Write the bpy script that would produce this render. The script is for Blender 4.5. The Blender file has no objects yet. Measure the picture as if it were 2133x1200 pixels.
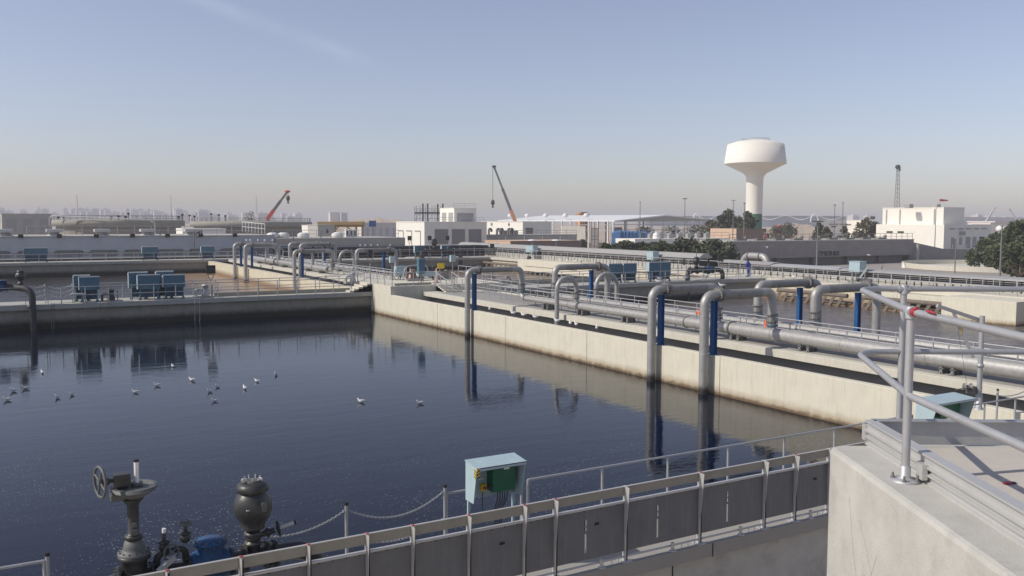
import bpy, bmesh, math, random
from mathutils import Vector, Matrix
random.seed(7)
SC = bpy.context.scene
COL = SC.collection
R = math.radians
# ---------------------------------------------------------------- camera
EYE = Vector((0, 0, 6.2)); FPX = 1870.0
YAW, PITCH, ROLL = R(30.5), R(4.3), R(0.2)
cd = bpy.data.cameras.new('camera'); cam = bpy.data.objects.new('camera', cd); COL.objects.link(cam)
cd.sensor_width = 36; cd.lens = FPX / 2133 * 36; cd.clip_end = 12000; cd.clip_start = .05
fw = Vector((math.sin(YAW)*math.cos(PITCH), math.cos(YAW)*math.cos(PITCH), -math.sin(PITCH)))
rt0 = Vector((math.cos(YAW), -math.sin(YAW), 0)); up0 = rt0.cross(fw)
RT = rt0*math.cos(ROLL) + up0*math.sin(ROLL); UP = RT.cross(fw)
cam.matrix_world = Matrix(((RT.x, UP.x, -fw.x, EYE.x), (RT.y, UP.y, -fw.y, EYE.y), (RT.z, UP.z, -fw.z, EYE.z), (0, 0, 0, 1)))
SC.camera = cam
# ---------------------------------------------------------------- sky, sun, exposure
SUN_EL = R(40); SUN_AZ = R(16)            # towards -X, a little towards +Y
sdir = Vector((-math.cos(SUN_AZ)*math.cos(SUN_EL), math.sin(SUN_AZ)*math.cos(SUN_EL), math.sin(SUN_EL)))
W = bpy.data.worlds.new('World'); SC.world = W; W.use_nodes = True
nt = W.node_tree; N = nt.nodes; L = nt.links; N.clear()
sky = N.new('ShaderNodeTexSky'); sky.sky_type = 'NISHITA'; sky.sun_disc = False
sky.sun_elevation = SUN_EL; sky.sun_rotation = R(-74); sky.air_density = 1.0; sky.dust_density = 0.7; sky.ozone_density = 7.0
hs = N.new('ShaderNodeHueSaturation'); hs.inputs['Saturation'].default_value = .8
tint = N.new('ShaderNodeMix'); tint.data_type = 'RGBA'; tint.blend_type = 'MULTIPLY'; tint.inputs[0].default_value = 1
tint.inputs[7].default_value = (1.165, .96, .895, 1)
# thin cirrus streak high on the left
tc = N.new('ShaderNodeTexCoord')
def pray(x, y):
    return (fw + RT*((x-1066.5)/FPX) - UP*((y-600)/FPX)).normalized()
c1 = pray(340, -30); c2 = pray(700, 105); cn = c1.cross(c2).normalized(); ca = (c1+c2).normalized()
d1 = N.new('ShaderNodeVectorMath'); d1.operation = 'DOT_PRODUCT'; d1.inputs[1].default_value = cn
ab = N.new('ShaderNodeMath'); ab.operation = 'ABSOLUTE'
mr = N.new('ShaderNodeMapRange'); mr.interpolation_type = 'SMOOTHSTEP'; mr.inputs[1].default_value = 0; mr.inputs[2].default_value = .013; mr.inputs[3].default_value = 1; mr.inputs[4].default_value = 0
d2 = N.new('ShaderNodeVectorMath'); d2.operation = 'DOT_PRODUCT'; d2.inputs[1].default_value = ca
mr2 = N.new('ShaderNodeMapRange'); mr2.interpolation_type = 'SMOOTHSTEP'; mr2.inputs[1].default_value = .988; mr2.inputs[2].default_value = .9995; mr2.inputs[3].default_value = 0; mr2.inputs[4].default_value = 1
nz = N.new('ShaderNodeTexNoise'); nz.inputs['Scale'].default_value = 16; nz.inputs['Detail'].default_value = 5
mrn = N.new('ShaderNodeMapRange'); mrn.inputs[1].default_value = .3; mrn.inputs[2].default_value = .75
m1 = N.new('ShaderNodeMath'); m1.operation = 'MULTIPLY'; m2 = N.new('ShaderNodeMath'); m2.operation = 'MULTIPLY'
m3 = N.new('ShaderNodeMath'); m3.operation = 'MULTIPLY'; m3.inputs[1].default_value = .1
cl = N.new('ShaderNodeMix'); cl.data_type = 'RGBA'; cl.inputs[7].default_value = (8.2, 8.6, 9.2, 1)
bg = N.new('ShaderNodeBackground'); bg.inputs['Strength'].default_value = .138
wo = N.new('ShaderNodeOutputWorld')
for n_ in (d1, d2): L.new(tc.outputs['Generated'], n_.inputs[0])
L.new(tc.outputs['Generated'], nz.inputs['Vector'])
L.new(d1.outputs['Value'], ab.inputs[0]); L.new(ab.outputs[0], mr.inputs[0]); L.new(d2.outputs['Value'], mr2.inputs[0]); L.new(nz.outputs['Fac'], mrn.inputs[0])
L.new(mr.outputs[0], m1.inputs[0]); L.new(mr2.outputs[0], m1.inputs[1]); L.new(m1.outputs[0], m2.inputs[0]); L.new(mrn.outputs[0], m2.inputs[1]); L.new(m2.outputs[0], m3.inputs[0])
L.new(sky.outputs[0], hs.inputs['Color']); L.new(hs.outputs[0], tint.inputs[6]); L.new(tint.outputs[2], cl.inputs[6]); L.new(m3.outputs[0], cl.inputs[0])
L.new(cl.outputs[2], bg.inputs[0]); L.new(bg.outputs[0], wo.inputs[0])
sl = bpy.data.lights.new('sun', 'SUN'); sl.energy = 3.75; sl.angle = R(.5); sl.color = (1, .93, .82)
so = bpy.data.objects.new('sun', sl); COL.objects.link(so); so.rotation_euler = sdir.to_track_quat('Z', 'Y').to_euler()
SC.view_settings.view_transform = 'Standard'; SC.view_settings.look = 'None'; SC.view_settings.exposure = 0; SC.view_settings.gamma = 1
SC.view_settings.use_curve_mapping = False
# ---------------------------------------------------------------- placing helpers (world positions measured from the photo)
def ray(x, y): return fw + RT*((x-1066.5)/FPX) - UP*((y-600)/FPX)
def atZ(x, y, z): d = ray(x, y); return EYE + d*((z-EYE.z)/d.z)
def atX(x, y, X): d = ray(x, y); return EYE + d*(X/d.x)
def atY(x, y, Y): d = ray(x, y); return EYE + d*(Y/d.y)
def atD(x, y, t): return EYE + ray(x, y)*t
# ---------------------------------------------------------------- materials
def newmat(name):
    m = bpy.data.materials.new(name); m.use_nodes = True
    return m, m.node_tree, m.node_tree.nodes['Principled BSDF']
def mat(name, col, rough=.7, metal=0, var=.12, scale=3, bump=0, bscale=40, dirt=None, dirt_amt=0, streak=False, spec=.5, emis=0):
    m, t, b = newmat(name); n = t.nodes; l = t.links
    b.inputs['Roughness'].default_value = rough; b.inputs['Metallic'].default_value = metal
    b.inputs['Specular IOR Level'].default_value = spec
    g = n.new('ShaderNodeNewGeometry')
    nz = n.new('ShaderNodeTexNoise'); nz.inputs['Scale'].default_value = scale; nz.inputs['Detail'].default_value = 6; nz.inputs['Roughness'].default_value = .65
    l.new(g.outputs['Position'], nz.inputs['Vector'])
    mr = n.new('ShaderNodeMapRange'); mr.inputs[1].default_value = .25; mr.inputs[2].default_value = .75
    mr.inputs[3].default_value = 1-var; mr.inputs[4].default_value = 1+var
    l.new(nz.outputs['Fac'], mr.inputs[0])
    vm = n.new('ShaderNodeVectorMath'); vm.operation = 'SCALE'; vm.inputs[0].default_value = col[:3]
    l.new(mr.outputs[0], vm.inputs['Scale']); out = vm.outputs[0]
    if dirt:
        mp = n.new('ShaderNodeMapping'); mp.inputs['Scale'].default_value = (5.5, 5.5, .38) if streak else (1, 1, 1)
        l.new(g.outputs['Position'], mp.inputs['Vector'])
        n2 = n.new('ShaderNodeTexNoise'); n2.inputs['Scale'].default_value = 1.6; n2.inputs['Detail'].default_value = 7; n2.inputs['Roughness'].default_value = .7
        l.new(mp.outputs[0], n2.inputs['Vector'])
        r2 = n.new('ShaderNodeMapRange'); r2.inputs[1].default_value = .5; r2.inputs[2].default_value = .78; r2.inputs[3].default_value = 0; r2.inputs[4].default_value = dirt_amt
        l.new(n2.outputs['Fac'], r2.inputs[0])
        mx = n.new('ShaderNodeMix'); mx.data_type = 'RGBA'; l.new(r2.outputs[0], mx.inputs[0]); l.new(out, mx.inputs[6]); mx.inputs[7].default_value = (*dirt, 1); out = mx.outputs[2]
    m['_o'] = 1
    if bump:
        nb = n.new('ShaderNodeTexNoise'); nb.inputs['Scale'].default_value = bscale; nb.inputs['Detail'].default_value = 4
        l.new(g.outputs['Position'], nb.inputs['Vector'])
        bp = n.new('ShaderNodeBump'); bp.inputs['Strength'].default_value = bump; bp.inputs['Distance'].default_value = .01
        l.new(nb.outputs['Fac'], bp.inputs['Height']); l.new(bp.outputs[0], b.inputs['Normal'])
    l.new(out, b.inputs['Base Color'])
    del m['_o']
    return m
def waterline(m, z0, z1, col, amt=1.0):
    """a tide mark: brown growth between two heights with a ragged upper edge"""
    t = m.node_tree; n = t.nodes; l = t.links; b = n['Principled BSDF']; src = b.inputs['Base Color'].links[0].from_socket
    g = n.new('ShaderNodeNewGeometry'); sx = n.new('ShaderNodeSeparateXYZ'); l.new(g.outputs['Position'], sx.inputs[0])
    nz = n.new('ShaderNodeTexNoise'); nz.inputs['Scale'].default_value = 2.2; nz.inputs['Detail'].default_value = 8; nz.inputs['Roughness'].default_value = .8
    l.new(g.outputs['Position'], nz.inputs['Vector'])
    ad = n.new('ShaderNodeMath'); ad.operation = 'MULTIPLY_ADD'; ad.inputs[1].default_value = -.55; l.new(nz.outputs['Fac'], ad.inputs[0]); l.new(sx.outputs['Z'], ad.inputs[2])
    r = n.new('ShaderNodeMapRange'); r.interpolation_type = 'SMOOTHSTEP'; r.inputs[1].default_value = z0-.27; r.inputs[2].default_value = z1-.27; r.inputs[3].default_value = amt; r.inputs[4].default_value = 0
    l.new(ad.outputs[0], r.inputs[0])
    mx = n.new('ShaderNodeMix'); mx.data_type = 'RGBA'; l.new(r.outputs[0], mx.inputs[0]); l.new(src, mx.inputs[6]); mx.inputs[7].default_value = (*col, 1)
    l.new(mx.outputs[2], b.inputs['Base Color'])
    return m
M = {}
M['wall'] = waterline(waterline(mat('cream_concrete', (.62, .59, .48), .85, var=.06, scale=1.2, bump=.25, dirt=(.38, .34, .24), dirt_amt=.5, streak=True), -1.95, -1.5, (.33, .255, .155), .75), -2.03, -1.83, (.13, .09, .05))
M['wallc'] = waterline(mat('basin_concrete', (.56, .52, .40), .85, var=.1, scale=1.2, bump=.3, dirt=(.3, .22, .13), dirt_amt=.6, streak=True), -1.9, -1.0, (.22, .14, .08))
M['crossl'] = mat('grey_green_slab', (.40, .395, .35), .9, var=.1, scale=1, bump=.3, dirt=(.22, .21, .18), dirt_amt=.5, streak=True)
M['cross'] = waterline(mat('grey_green_concrete', (.31, .295, .245), .9, var=.16, scale=1, bump=.3, dirt=(.12, .11, .09), dirt_amt=.6, streak=True), -1.75, -1.1, (.025, .024, .018))  # darker than the slab: shade under its overhang put into the colour
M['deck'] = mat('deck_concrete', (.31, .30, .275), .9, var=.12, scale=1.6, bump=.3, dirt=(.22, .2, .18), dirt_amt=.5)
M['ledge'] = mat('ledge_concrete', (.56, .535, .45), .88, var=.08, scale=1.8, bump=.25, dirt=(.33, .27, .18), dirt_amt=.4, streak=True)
M['block'] = mat('smooth_concrete', (.45, .445, .405), .85, var=.13, scale=2.6, bump=.35, bscale=60, dirt=(.22, .215, .19), dirt_amt=.75)
M['floor'] = mat('screed', (.49, .455, .40), .9, var=.1, scale=3, bump=.3, bscale=90, dirt=(.36, .3, .24), dirt_amt=.6)
M['pipe'] = mat('galvanised_pipe', (.37, .365, .35), .5, .35, var=.16, scale=5, bump=.2, bscale=22, dirt=(.24, .205, .16), dirt_amt=.65, streak=True)
M['pipe2'] = mat('stained_shaded_pipe', (.27, .265, .25), .6, .3, var=.2, scale=6, bump=.15, dirt=(.13, .12, .1), dirt_amt=.7)  # stains, plus the cross pipe's shaded side put into a darker base
M['pipedirty'] = mat('stained_pipe', (.17, .16, .14), .75, .2, var=.3, scale=9, bump=.2, dirt=(.45, .44, .4), dirt_amt=.5)
waterline(M['pipe'], -1.9, -1.5, (.045, .04, .035))
M['rail'] = mat('galvanised_rail', (.42, .425, .43), .5, .4, var=.1, scale=8, bump=.05)
M['steel'] = mat('support_steel', (.20, .195, .185), .6, .3, var=.15, scale=8)
M['blue'] = mat('blue_paint', (.012, .095, .27), .5, .1, var=.2, scale=4)
M['valve'] = mat('dark_valve_paint', (.038, .039, .038), .42, .1, var=.3, scale=14, bump=.25, bscale=30, dirt=(.17, .16, .14), dirt_amt=.7)
M['valveblue'] = mat('valve_blue_paint', (.01, .065, .165), .45, .1, var=.3, scale=12, dirt=(.1, .13, .17), dirt_amt=.7)
M['gearbox'] = mat('gearbox_paint', (.115, .12, .115), .6, .1, var=.25, scale=14, bump=.2)
M['boxblue'] = mat('pale_blue_paint', (.36, .47, .50), .55, 0, var=.1, scale=5, dirt=(.4, .42, .4), dirt_amt=.3)
M['boxblue2'] = mat('mid_blue_paint', (.06, .15, .21), .6, 0, var=.15, scale=4, dirt=(.2, .3, .34), dirt_amt=.4)
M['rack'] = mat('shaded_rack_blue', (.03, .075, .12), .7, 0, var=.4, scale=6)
M['green'] = mat('green_cabinet', (.012, .12, .06), .45, 0, var=.15, scale=5)
M['panel'] = mat('coated_panel', (.145, .151, .157), .6, .1, var=.14, scale=2.5, dirt=(.24, .245, .24), dirt_amt=.5, streak=True)
M['board'] = mat('grey_tan_board', (.29, .28, .235), .6, .1, var=.1, scale=4, dirt=(.25, .23, .19), dirt_amt=.5)
M['lighttrim'] = mat('aluminium_trim', (.50, .50, .485), .45, .3, var=.06, scale=5)
M['black'] = mat('black_rubber', (.015, .015, .016), .7)
M['red'] = mat('red_plastic', (.38, .03, .04), .45, var=.2, scale=20)
M['orange'] = mat('orange_cloth', (.85, .13, .03), .8, var=.2, scale=9)
M['yellow'] = mat('yellow_paint', (.75, .52, .03), .6)
M['white'] = mat('white_paint', (.76, .75, .71), .6, var=.05)
M['whitewall'] = mat('white_render', (.77, .745, .665), .8, var=.04, scale=.6, dirt=(.6, .57, .5), dirt_amt=.4, streak=True)
M['greywall'] = mat('grey_render', (.40, .385, .345), .85, var=.08, scale=.6, dirt=(.3, .28, .25), dirt_amt=.4, streak=True)
M['bluewall'] = mat('blue_grey_render', (.47, .495, .525), .85, var=.08, scale=.7, dirt=(.4, .44, .5), dirt_amt=.4, streak=True)
M['brownwall'] = mat('brown_block', (.22, .155, .125), .9, var=.1, scale=1.2)
M['tankroof'] = mat('dusty_tank_concrete', (.30, .285, .24), .9, var=.15, scale=.6, dirt=(.16, .14, .12), dirt_amt=.7, streak=True)
M['tankshell'] = mat('brown_grey_concrete', (.27, .235, .2), .9, var=.15, scale=.6, dirt=(.14, .12, .1), dirt_amt=.6, streak=True)
M['peach'] = mat('peach_render', (.54, .39, .28), .85, var=.06, scale=.8)
M['darkglass'] = mat('dark_glass', (.03, .035, .04), .15, 0, var=.1)
M['louvre'] = mat('louvre_grey', (.34, .335, .32), .7, .1, var=.08)
M['ttp'] = mat('weathered_concrete', (.29, .265, .245), .92, var=.12, scale=.5, dirt=(.11, .11, .12), dirt_amt=.6, streak=True)
M['sand'] = mat('sand', (.44, .36, .28), .95, var=.16, scale=.05, dirt=(.36, .30, .235), dirt_amt=.6)
M['asph'] = mat('dusty_asphalt', (.31, .28, .25), .92, var=.1, scale=.3)
M['feather'] = mat('white_feathers', (.78, .77, .74), .8, var=.05, scale=30)
M['wing'] = mat('grey_feathers', (.46, .47, .48), .8, var=.1, scale=30)
M['beak'] = mat('orange_beak', (.45, .14, .04), .6)
M['cloth_blue'] = mat('blue_coverall', (.05, .075, .28), .85, var=.2, scale=12)
M['skin'] = mat('skin', (.22, .11, .07), .6)
M['dark'] = mat('dark_metal', (.045, .045, .05), .6, .2, var=.2)
M['crane'] = mat('crane_grey', (.12, .13, .14), .5, .1)
M['craneor'] = mat('crane_orange', (.48, .22, .09), .5)
M['cranered'] = mat('crane_red', (.55, .06, .035), .5)
M['tarp'] = mat('blue_tarp', (.02, .09, .24), .6, var=.5, scale=1.2)
M['tan'] = mat('ochre_steel', (.38, .25, .10), .7)
M['city'] = mat('pale_render', (.62, .57, .54), .9, var=.05)
M['city2'] = mat('grey_city_render', (.46, .44, .465), .9, var=.05)
M['termglass'] = mat('terminal_glass', (.17, .20, .25), .4)
M['termwhite'] = mat('terminal_white', (.85, .85, .84), .5)
M['citywin'] = mat('city_window', (.34, .34, .38), .5)
M['trunk'] = mat('bark', (.12, .085, .06), .95, var=.2)
M['towergreen'] = mat('green_band_paint', (.05, .17, .09), .7)
M['roofwhite'] = mat('white_roof_sheet', (.82, .82, .80), .45, .1, var=.02)
M['pink'] = mat('faded_cone_plastic', (.62, .36, .33), .6)
M['scum'] = mat('scum_pipe', (.17, .14, .11), .85, var=.25, scale=3, dirt=(.13, .1, .07), dirt_amt=.7)
def leafmat(name, c):
    m, t, b = newmat(name); n = t.nodes; l = t.links
    oi = n.new('ShaderNodeNewGeometry'); nz = n.new('ShaderNodeTexNoise'); nz.inputs['Scale'].default_value = .9; nz.inputs['Detail'].default_value = 3
    l.new(oi.outputs['Position'], nz.inputs['Vector'])
    cr = n.new('ShaderNodeValToRGB'); cr.color_ramp.elements[0].position = .35; cr.color_ramp.elements[1].position = .65
    cr.color_ramp.elements[0].color = (c[0]*.6, c[1]*.62, c[2]*.6, 1); cr.color_ramp.elements[1].color = (c[0]*1.4, c[1]*1.35, c[2]*1.2, 1)
    l.new(nz.outputs['Fac'], cr.inputs[0]); l.new(cr.outputs[0], b.inputs['Base Color']); b.inputs['Roughness'].default_value = .75
    return m
M['leaf'] = leafmat('olive_foliage', (.062, .075, .045)); M['leafg'] = leafmat('green_foliage', (.065, .085, .038)); M['leafdry'] = leafmat('dusty_foliage', (.125, .115, .075))
def water(name, deep, rough, ripple, scale, spk=0, foam=None, foam_amt=0, distort=(1, 1), streak=None, spec=.5):
    m, t, b = newmat(name); n = t.nodes; l = t.links
    g = n.new('ShaderNodeNewGeometry'); b.inputs['Roughness'].default_value = rough; b.inputs['IOR'].default_value = 1.33; b.inputs['Specular IOR Level'].default_value = spec
    mp = n.new('ShaderNodeMapping'); mp.inputs['Scale'].default_value = (distort[0], distort[1], 1); mp.inputs['Rotation'].default_value = (0, 0, R(30)); l.new(g.outputs['Position'], mp.inputs[0])
    nb = n.new('ShaderNodeTexNoise'); nb.inputs['Scale'].default_value = scale; nb.inputs['Detail'].default_value = 3; nb.inputs['Distortion'].default_value = .4
    l.new(mp.outputs[0], nb.inputs['Vector'])
    nb2 = n.new('ShaderNodeTexNoise'); nb2.inputs['Scale'].default_value = scale*.22; nb2.inputs['Detail'].default_value = 2; l.new(mp.outputs[0], nb2.inputs['Vector'])
    ad = n.new('ShaderNodeMath'); ad.operation = 'MULTIPLY_ADD'; ad.inputs[1].default_value = 2.2; l.new(nb2.outputs['Fac'], ad.inputs[0]); l.new(nb.outputs['Fac'], ad.inputs[2])
    bp = n.new('ShaderNodeBump'); bp.inputs['Strength'].default_value = 1; bp.inputs['Distance'].default_value = ripple; l.new(ad.outputs[0], bp.inputs['Height']); l.new(bp.outputs[0], b.inputs['Normal'])
    nc = n.new('ShaderNodeTexNoise'); nc.inputs['Scale'].default_value = .12; nc.inputs['Detail'].default_value = 4; l.new(g.outputs['Position'], nc.inputs['Vector'])
    mr = n.new('ShaderNodeMapRange'); mr.inputs[3].default_value = .75; mr.inputs[4].default_value = 1.25; l.new(nc.outputs['Fac'], mr.inputs[0])
    vm = n.new('ShaderNodeVectorMath'); vm.operation = 'SCALE'; vm.inputs[0].default_value = deep; l.new(mr.outputs[0], vm.inputs['Scale']); out = vm.outputs[0]
    if foam:
        nf = n.new('ShaderNodeTexNoise'); nf.inputs['Scale'].default_value = .8; nf.inputs['Detail'].default_value = 8; nf.inputs['Roughness'].default_value = .7; nf.inputs['Distortion'].default_value = 1.5
        l.new(g.outputs['Position'], nf.inputs['Vector'])
        r2 = n.new('ShaderNodeMapRange'); r2.inputs[1].default_value = .42; r2.inputs[2].default_value = .7; r2.inputs[4].default_value = foam_amt; l.new(nf.outputs['Fac'], r2.inputs[0])
        mx = n.new('ShaderNodeMix'); mx.data_type = 'RGBA'; l.new(r2.outputs[0], mx.inputs[0]); l.new(out, mx.inputs[6]); mx.inputs[7].default_value = (*foam, 1); out = mx.outputs[2]
    if spk:   # floating flecks, thicker in drifting patches
        ve = n.new('ShaderNodeTexVoronoi'); ve.inputs['Scale'].default_value = 10.5; ve.inputs['Randomness'].default_value = 1; l.new(g.outputs['Position'], ve.inputs['Vector'])
        sz = n.new('ShaderNodeTexNoise'); sz.inputs['Scale'].default_value = .22; sz.inputs['Detail'].default_value = 5; l.new(g.outputs['Position'], sz.inputs['Vector'])
        sx = n.new('ShaderNodeSeparateXYZ'); l.new(g.outputs['Position'], sx.inputs[0])
        gr = n.new('ShaderNodeMapRange'); gr.inputs[1].default_value = 16; gr.inputs[2].default_value = 42; gr.inputs[3].default_value = .2; gr.inputs[4].default_value = -.12; l.new(sx.outputs['Y'], gr.inputs[0])
        gx = n.new('ShaderNodeMapRange'); gx.inputs[1].default_value = 4; gx.inputs[2].default_value = 26; gx.inputs[3].default_value = .02; gx.inputs[4].default_value = -.12; l.new(sx.outputs['X'], gx.inputs[0])
        a1 = n.new('ShaderNodeMath'); a1.operation = 'ADD'; l.new(gr.outputs[0], a1.inputs[0]); l.new(gx.outputs[0], a1.inputs[1])
        a2 = n.new('ShaderNodeMath'); a2.operation = 'ADD'; l.new(a1.outputs[0], a2.inputs[0]); l.new(sz.outputs['Fac'], a2.inputs[1])
        th = n.new('ShaderNodeMapRange'); th.inputs[1].default_value = .32; th.inputs[2].default_value = .85; th.inputs[3].default_value = 0; th.inputs[4].default_value = .42; l.new(a2.outputs[0], th.inputs[0])
        vc = n.new('ShaderNodeSeparateColor'); l.new(ve.outputs['Color'], vc.inputs[0])
        th2 = n.new('ShaderNodeMath'); th2.operation = 'MULTIPLY'; l.new(th.outputs[0], th2.inputs[0]); l.new(vc.outputs[0], th2.inputs[1])
        lt = n.new('ShaderNodeMath'); lt.operation = 'LESS_THAN'; l.new(ve.outputs['Distance'], lt.inputs[0]); l.new(th2.outputs[0], lt.inputs[1])
        mu = n.new('ShaderNodeMath'); mu.operation = 'MULTIPLY'; l.new(lt.outputs[0], mu.inputs[0]); mu.inputs[1].default_value = spk
        mx = n.new('ShaderNodeMix'); mx.data_type = 'RGBA'; l.new(mu.outputs[0], mx.inputs[0]); l.new(out, mx.inputs[6]); mx.inputs[7].default_value = (.19, .195, .2, 1); out = mx.outputs[2]
    l.new(out, b.inputs['Base Color'])
    return m
M['waterA'] = water('dark_basin_water', (.002, .0045, .0125), .015, .0036, 3.0, spk=.8, distort=(.55, 1.9), spec=.34)
M['waterC'] = water('aerated_water', (.085, .075, .07), .28, .10, 3.2, foam=(.24, .22, .21), foam_amt=.75, distort=(.8, 1.3))
M['waterB'] = water('brown_basin_water', (.13, .088, .058), .25, .05, 2.2, foam=(.42, .31, .21), foam_amt=.85)
M['waterB2'] = water('brown_basin_water_left', (.02, .017, .013), .25, .02, 2.2, foam=(.045, .038, .03), foam_amt=.5, spec=.15)
def edge_foam(m, x0, x1, col):
    t = m.node_tree; n = t.nodes; l = t.links; b = n['Principled BSDF']; src = b.inputs['Base Color'].links[0].from_socket
    g = n.new('ShaderNodeNewGeometry'); sx = n.new('ShaderNodeSeparateXYZ'); l.new(g.outputs['Position'], sx.inputs[0])
    nz = n.new('ShaderNodeTexNoise'); nz.inputs['Scale'].default_value = .35; nz.inputs['Detail'].default_value = 8; nz.inputs['Roughness'].default_value = .7; l.new(g.outputs['Position'], nz.inputs['Vector'])
    ad = n.new('ShaderNodeMath'); ad.operation = 'MULTIPLY_ADD'; ad.inputs[1].default_value = 9; l.new(nz.outputs['Fac'], ad.inputs[0]); l.new(sx.outputs['X'], ad.inputs[2])
    r = n.new('ShaderNodeMapRange'); r.interpolation_type = 'SMOOTHSTEP'; r.inputs[1].default_value = x0+4.5; r.inputs[2].default_value = x1+4.5; l.new(ad.outputs[0], r.inputs[0])
    mx = n.new('ShaderNodeMix'); mx.data_type = 'RGBA'; l.new(r.outputs[0], mx.inputs[0]); l.new(src, mx.inputs[6]); mx.inputs[7].default_value = (*col, 1); l.new(mx.outputs[2], b.inputs['Base Color'])
edge_foam(M['waterB2'], 20, 25, (.28, .195, .125))
M['waterch'] = water('channel_water', (.06, .055, .045), .1, .01, 2)
# ---------------------------------------------------------------- mesh builder
class MB:
    def __init__(s): s.v = []; s.f = []; s.sm = []
    def add(s, vs, fs, smooth=False):
        o = len(s.v); s.v += [tuple(p) for p in vs]; s.f += [tuple(i+o for i in f) for f in fs]; s.sm += [smooth]*len(fs); return s
    def box(s, a, b):
        x0, y0, z0 = a; x1, y1, z1 = b
        return s.add([(x0,y0,z0),(x1,y0,z0),(x1,y1,z0),(x0,y1,z0),(x0,y0,z1),(x1,y0,z1),(x1,y1,z1),(x0,y1,z1)],
                     [(0,3,2,1),(4,5,6,7),(0,1,5,4),(1,2,6,5),(2,3,7,6),(3,0,4,7)])
    def frame(s, o, u, v, w, a, b):
        """box in the frame o,u,v,w"""
        o, u, v, w = map(Vector, (o, u, v, w)); x0, y0, z0 = a; x1, y1, z1 = b
        P = [o+u*x+v*y+w*z for x, y, z in [(x0,y0,z0),(x1,y0,z0),(x1,y1,z0),(x0,y1,z0),(x0,y0,z1),(x1,y0,z1),(x1,y1,z1),(x0,y1,z1)]]
        return s.add(P, [(0,3,2,1),(4,5,6,7),(0,1,5,4),(1,2,6,5),(2,3,7,6),(3,0,4,7)])
    def bar(s, a, b, w, h=None):
        a, b = Vector(a), Vector(b); d = b-a; ln = d.length; d.normalize(); h = h or w
        ref = Vector((0, 0, 1)) if abs(d.z) < .95 else Vector((0, 1, 0))
        x = d.cross(ref).normalized(); y = x.cross(d)
        return s.frame(a, x, y, d, (-w/2, -h/2, 0), (w/2, h/2, ln))
    def tube(s, pts, r, n=10, caps=True):
        pts = [Vector(p) for p in pts]; rs = r if isinstance(r, (list, tuple)) else [r]*len(pts)
        x = None; vs = []; fs = []
        for i, p in enumerate(pts):
            d = (pts[min(i+1, len(pts)-1)]-pts[max(i-1, 0)]).normalized()
            if x is None:
                ref = Vector((0, 0, 1)) if abs(d.z) < .9 else Vector((0, 1, 0)); x = d.cross(ref).normalized()
            else: x = (x - d*x.dot(d)).normalized()
            y = d.cross(x)
            for k in range(n):
                a = 2*math.pi*k/n; vs.append(p + (x*math.cos(a)+y*math.sin(a))*rs[i])
        for i in range(len(pts)-1):
            for k in range(n):
                k2 = (k+1) % n; fs.append((i*n+k, i*n+k2, (i+1)*n+k2, (i+1)*n+k))
        s.add(vs, fs, True)
        if caps:
            s.add(vs[:n], [tuple(range(n))[::-1]]); s.add(vs[-n:], [tuple(range(n))])
        return s
    def cyl(s, a, b, r, n=12): return s.tube([a, b], r, n)
    def lathe(s, c, prof, n=20, axis=(0, 0, 1), smooth=True):
        """prof: (radius, height along axis)"""
        c = Vector(c); ax = Vector(axis).normalized(); ref = Vector((1, 0, 0)) if abs(ax.x) < .9 else Vector((0, 1, 0))
        x = ax.cross(ref).normalized(); y = ax.cross(x); vs = []; fs = []
        for r_, h in prof:
            for k in range(n):
                a = 2*math.pi*k/n; vs.append(c+ax*h+(x*math.cos(a)+y*math.sin(a))*max(r_, 1e-4))
        for i in range(len(prof)-1):
            for k in range(n):
                k2 = (k+1) % n; fs.append((i*n+k, i*n+k2, (i+1)*n+k2, (i+1)*n+k))
        s.add(vs, fs, smooth); s.add(vs[:n], [tuple(range(n))[::-1]]); s.add(vs[-n:], [tuple(range(n))]); return s
    def ball(s, c, r, sc=(1, 1, 1), n=10):
        c = Vector(c); vs = []; fs = []; m_ = n//2
        for i in range(m_+1):
            t = math.pi*i/m_
            for k in range(n):
                a = 2*math.pi*k/n; vs.append(c+Vector((r*sc[0]*math.sin(t)*math.cos(a), r*sc[1]*math.sin(t)*math.sin(a), r*sc[2]*math.cos(t))))
        for i in range(m_):
            for k in range(n):
                k2 = (k+1) % n; fs.append((i*n+k, (i+1)*n+k, (i+1)*n+k2, i*n+k2))
        return s.add(vs, fs, True)
    def prism(s, poly, o, u, v, w, t):
        """polygon (a,b) in plane o,u,v extruded by w*t"""
        o, u, v, w = map(Vector, (o, u, v, w)); n = len(poly)
        vs = [o+u*a+v*b for a, b in poly]; vs += [p+w*t for p in vs]
        return s.add(vs, [tuple(range(n)), tuple(range(n, 2*n))[::-1]]+[(i, (i+1) % n, (i+1) % n+n, i+n) for i in range(n)])
    def quad(s, a, b, c, d): return s.add([a, b, c, d], [(0, 1, 2, 3)])
    def build(s, name, m, parent=None, local=False, bevel=0):
        me = bpy.data.meshes.new(name)
        off = Vector((0, 0, 0))
        if parent is not None and not local: off = Vector(parent['_base'])
        if parent is None:
            xs = [p[0] for p in s.v]; ys = [p[1] for p in s.v]; off = Vector(((min(xs)+max(xs))/2, (min(ys)+max(ys))/2, min(p[2] for p in s.v)))
        me.from_pydata([tuple(Vector(p)-off) for p in s.v], [], s.f); me.polygons.foreach_set('use_smooth', s.sm)
        bm = bmesh.new(); bm.from_mesh(me); bmesh.ops.recalc_face_normals(bm, faces=bm.faces); bm.to_mesh(me); bm.free(); me.update()
        o = bpy.data.objects.new(name, me); COL.objects.link(o)
        if m is not None: me.materials.append(M[m] if isinstance(m, str) else m)
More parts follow.
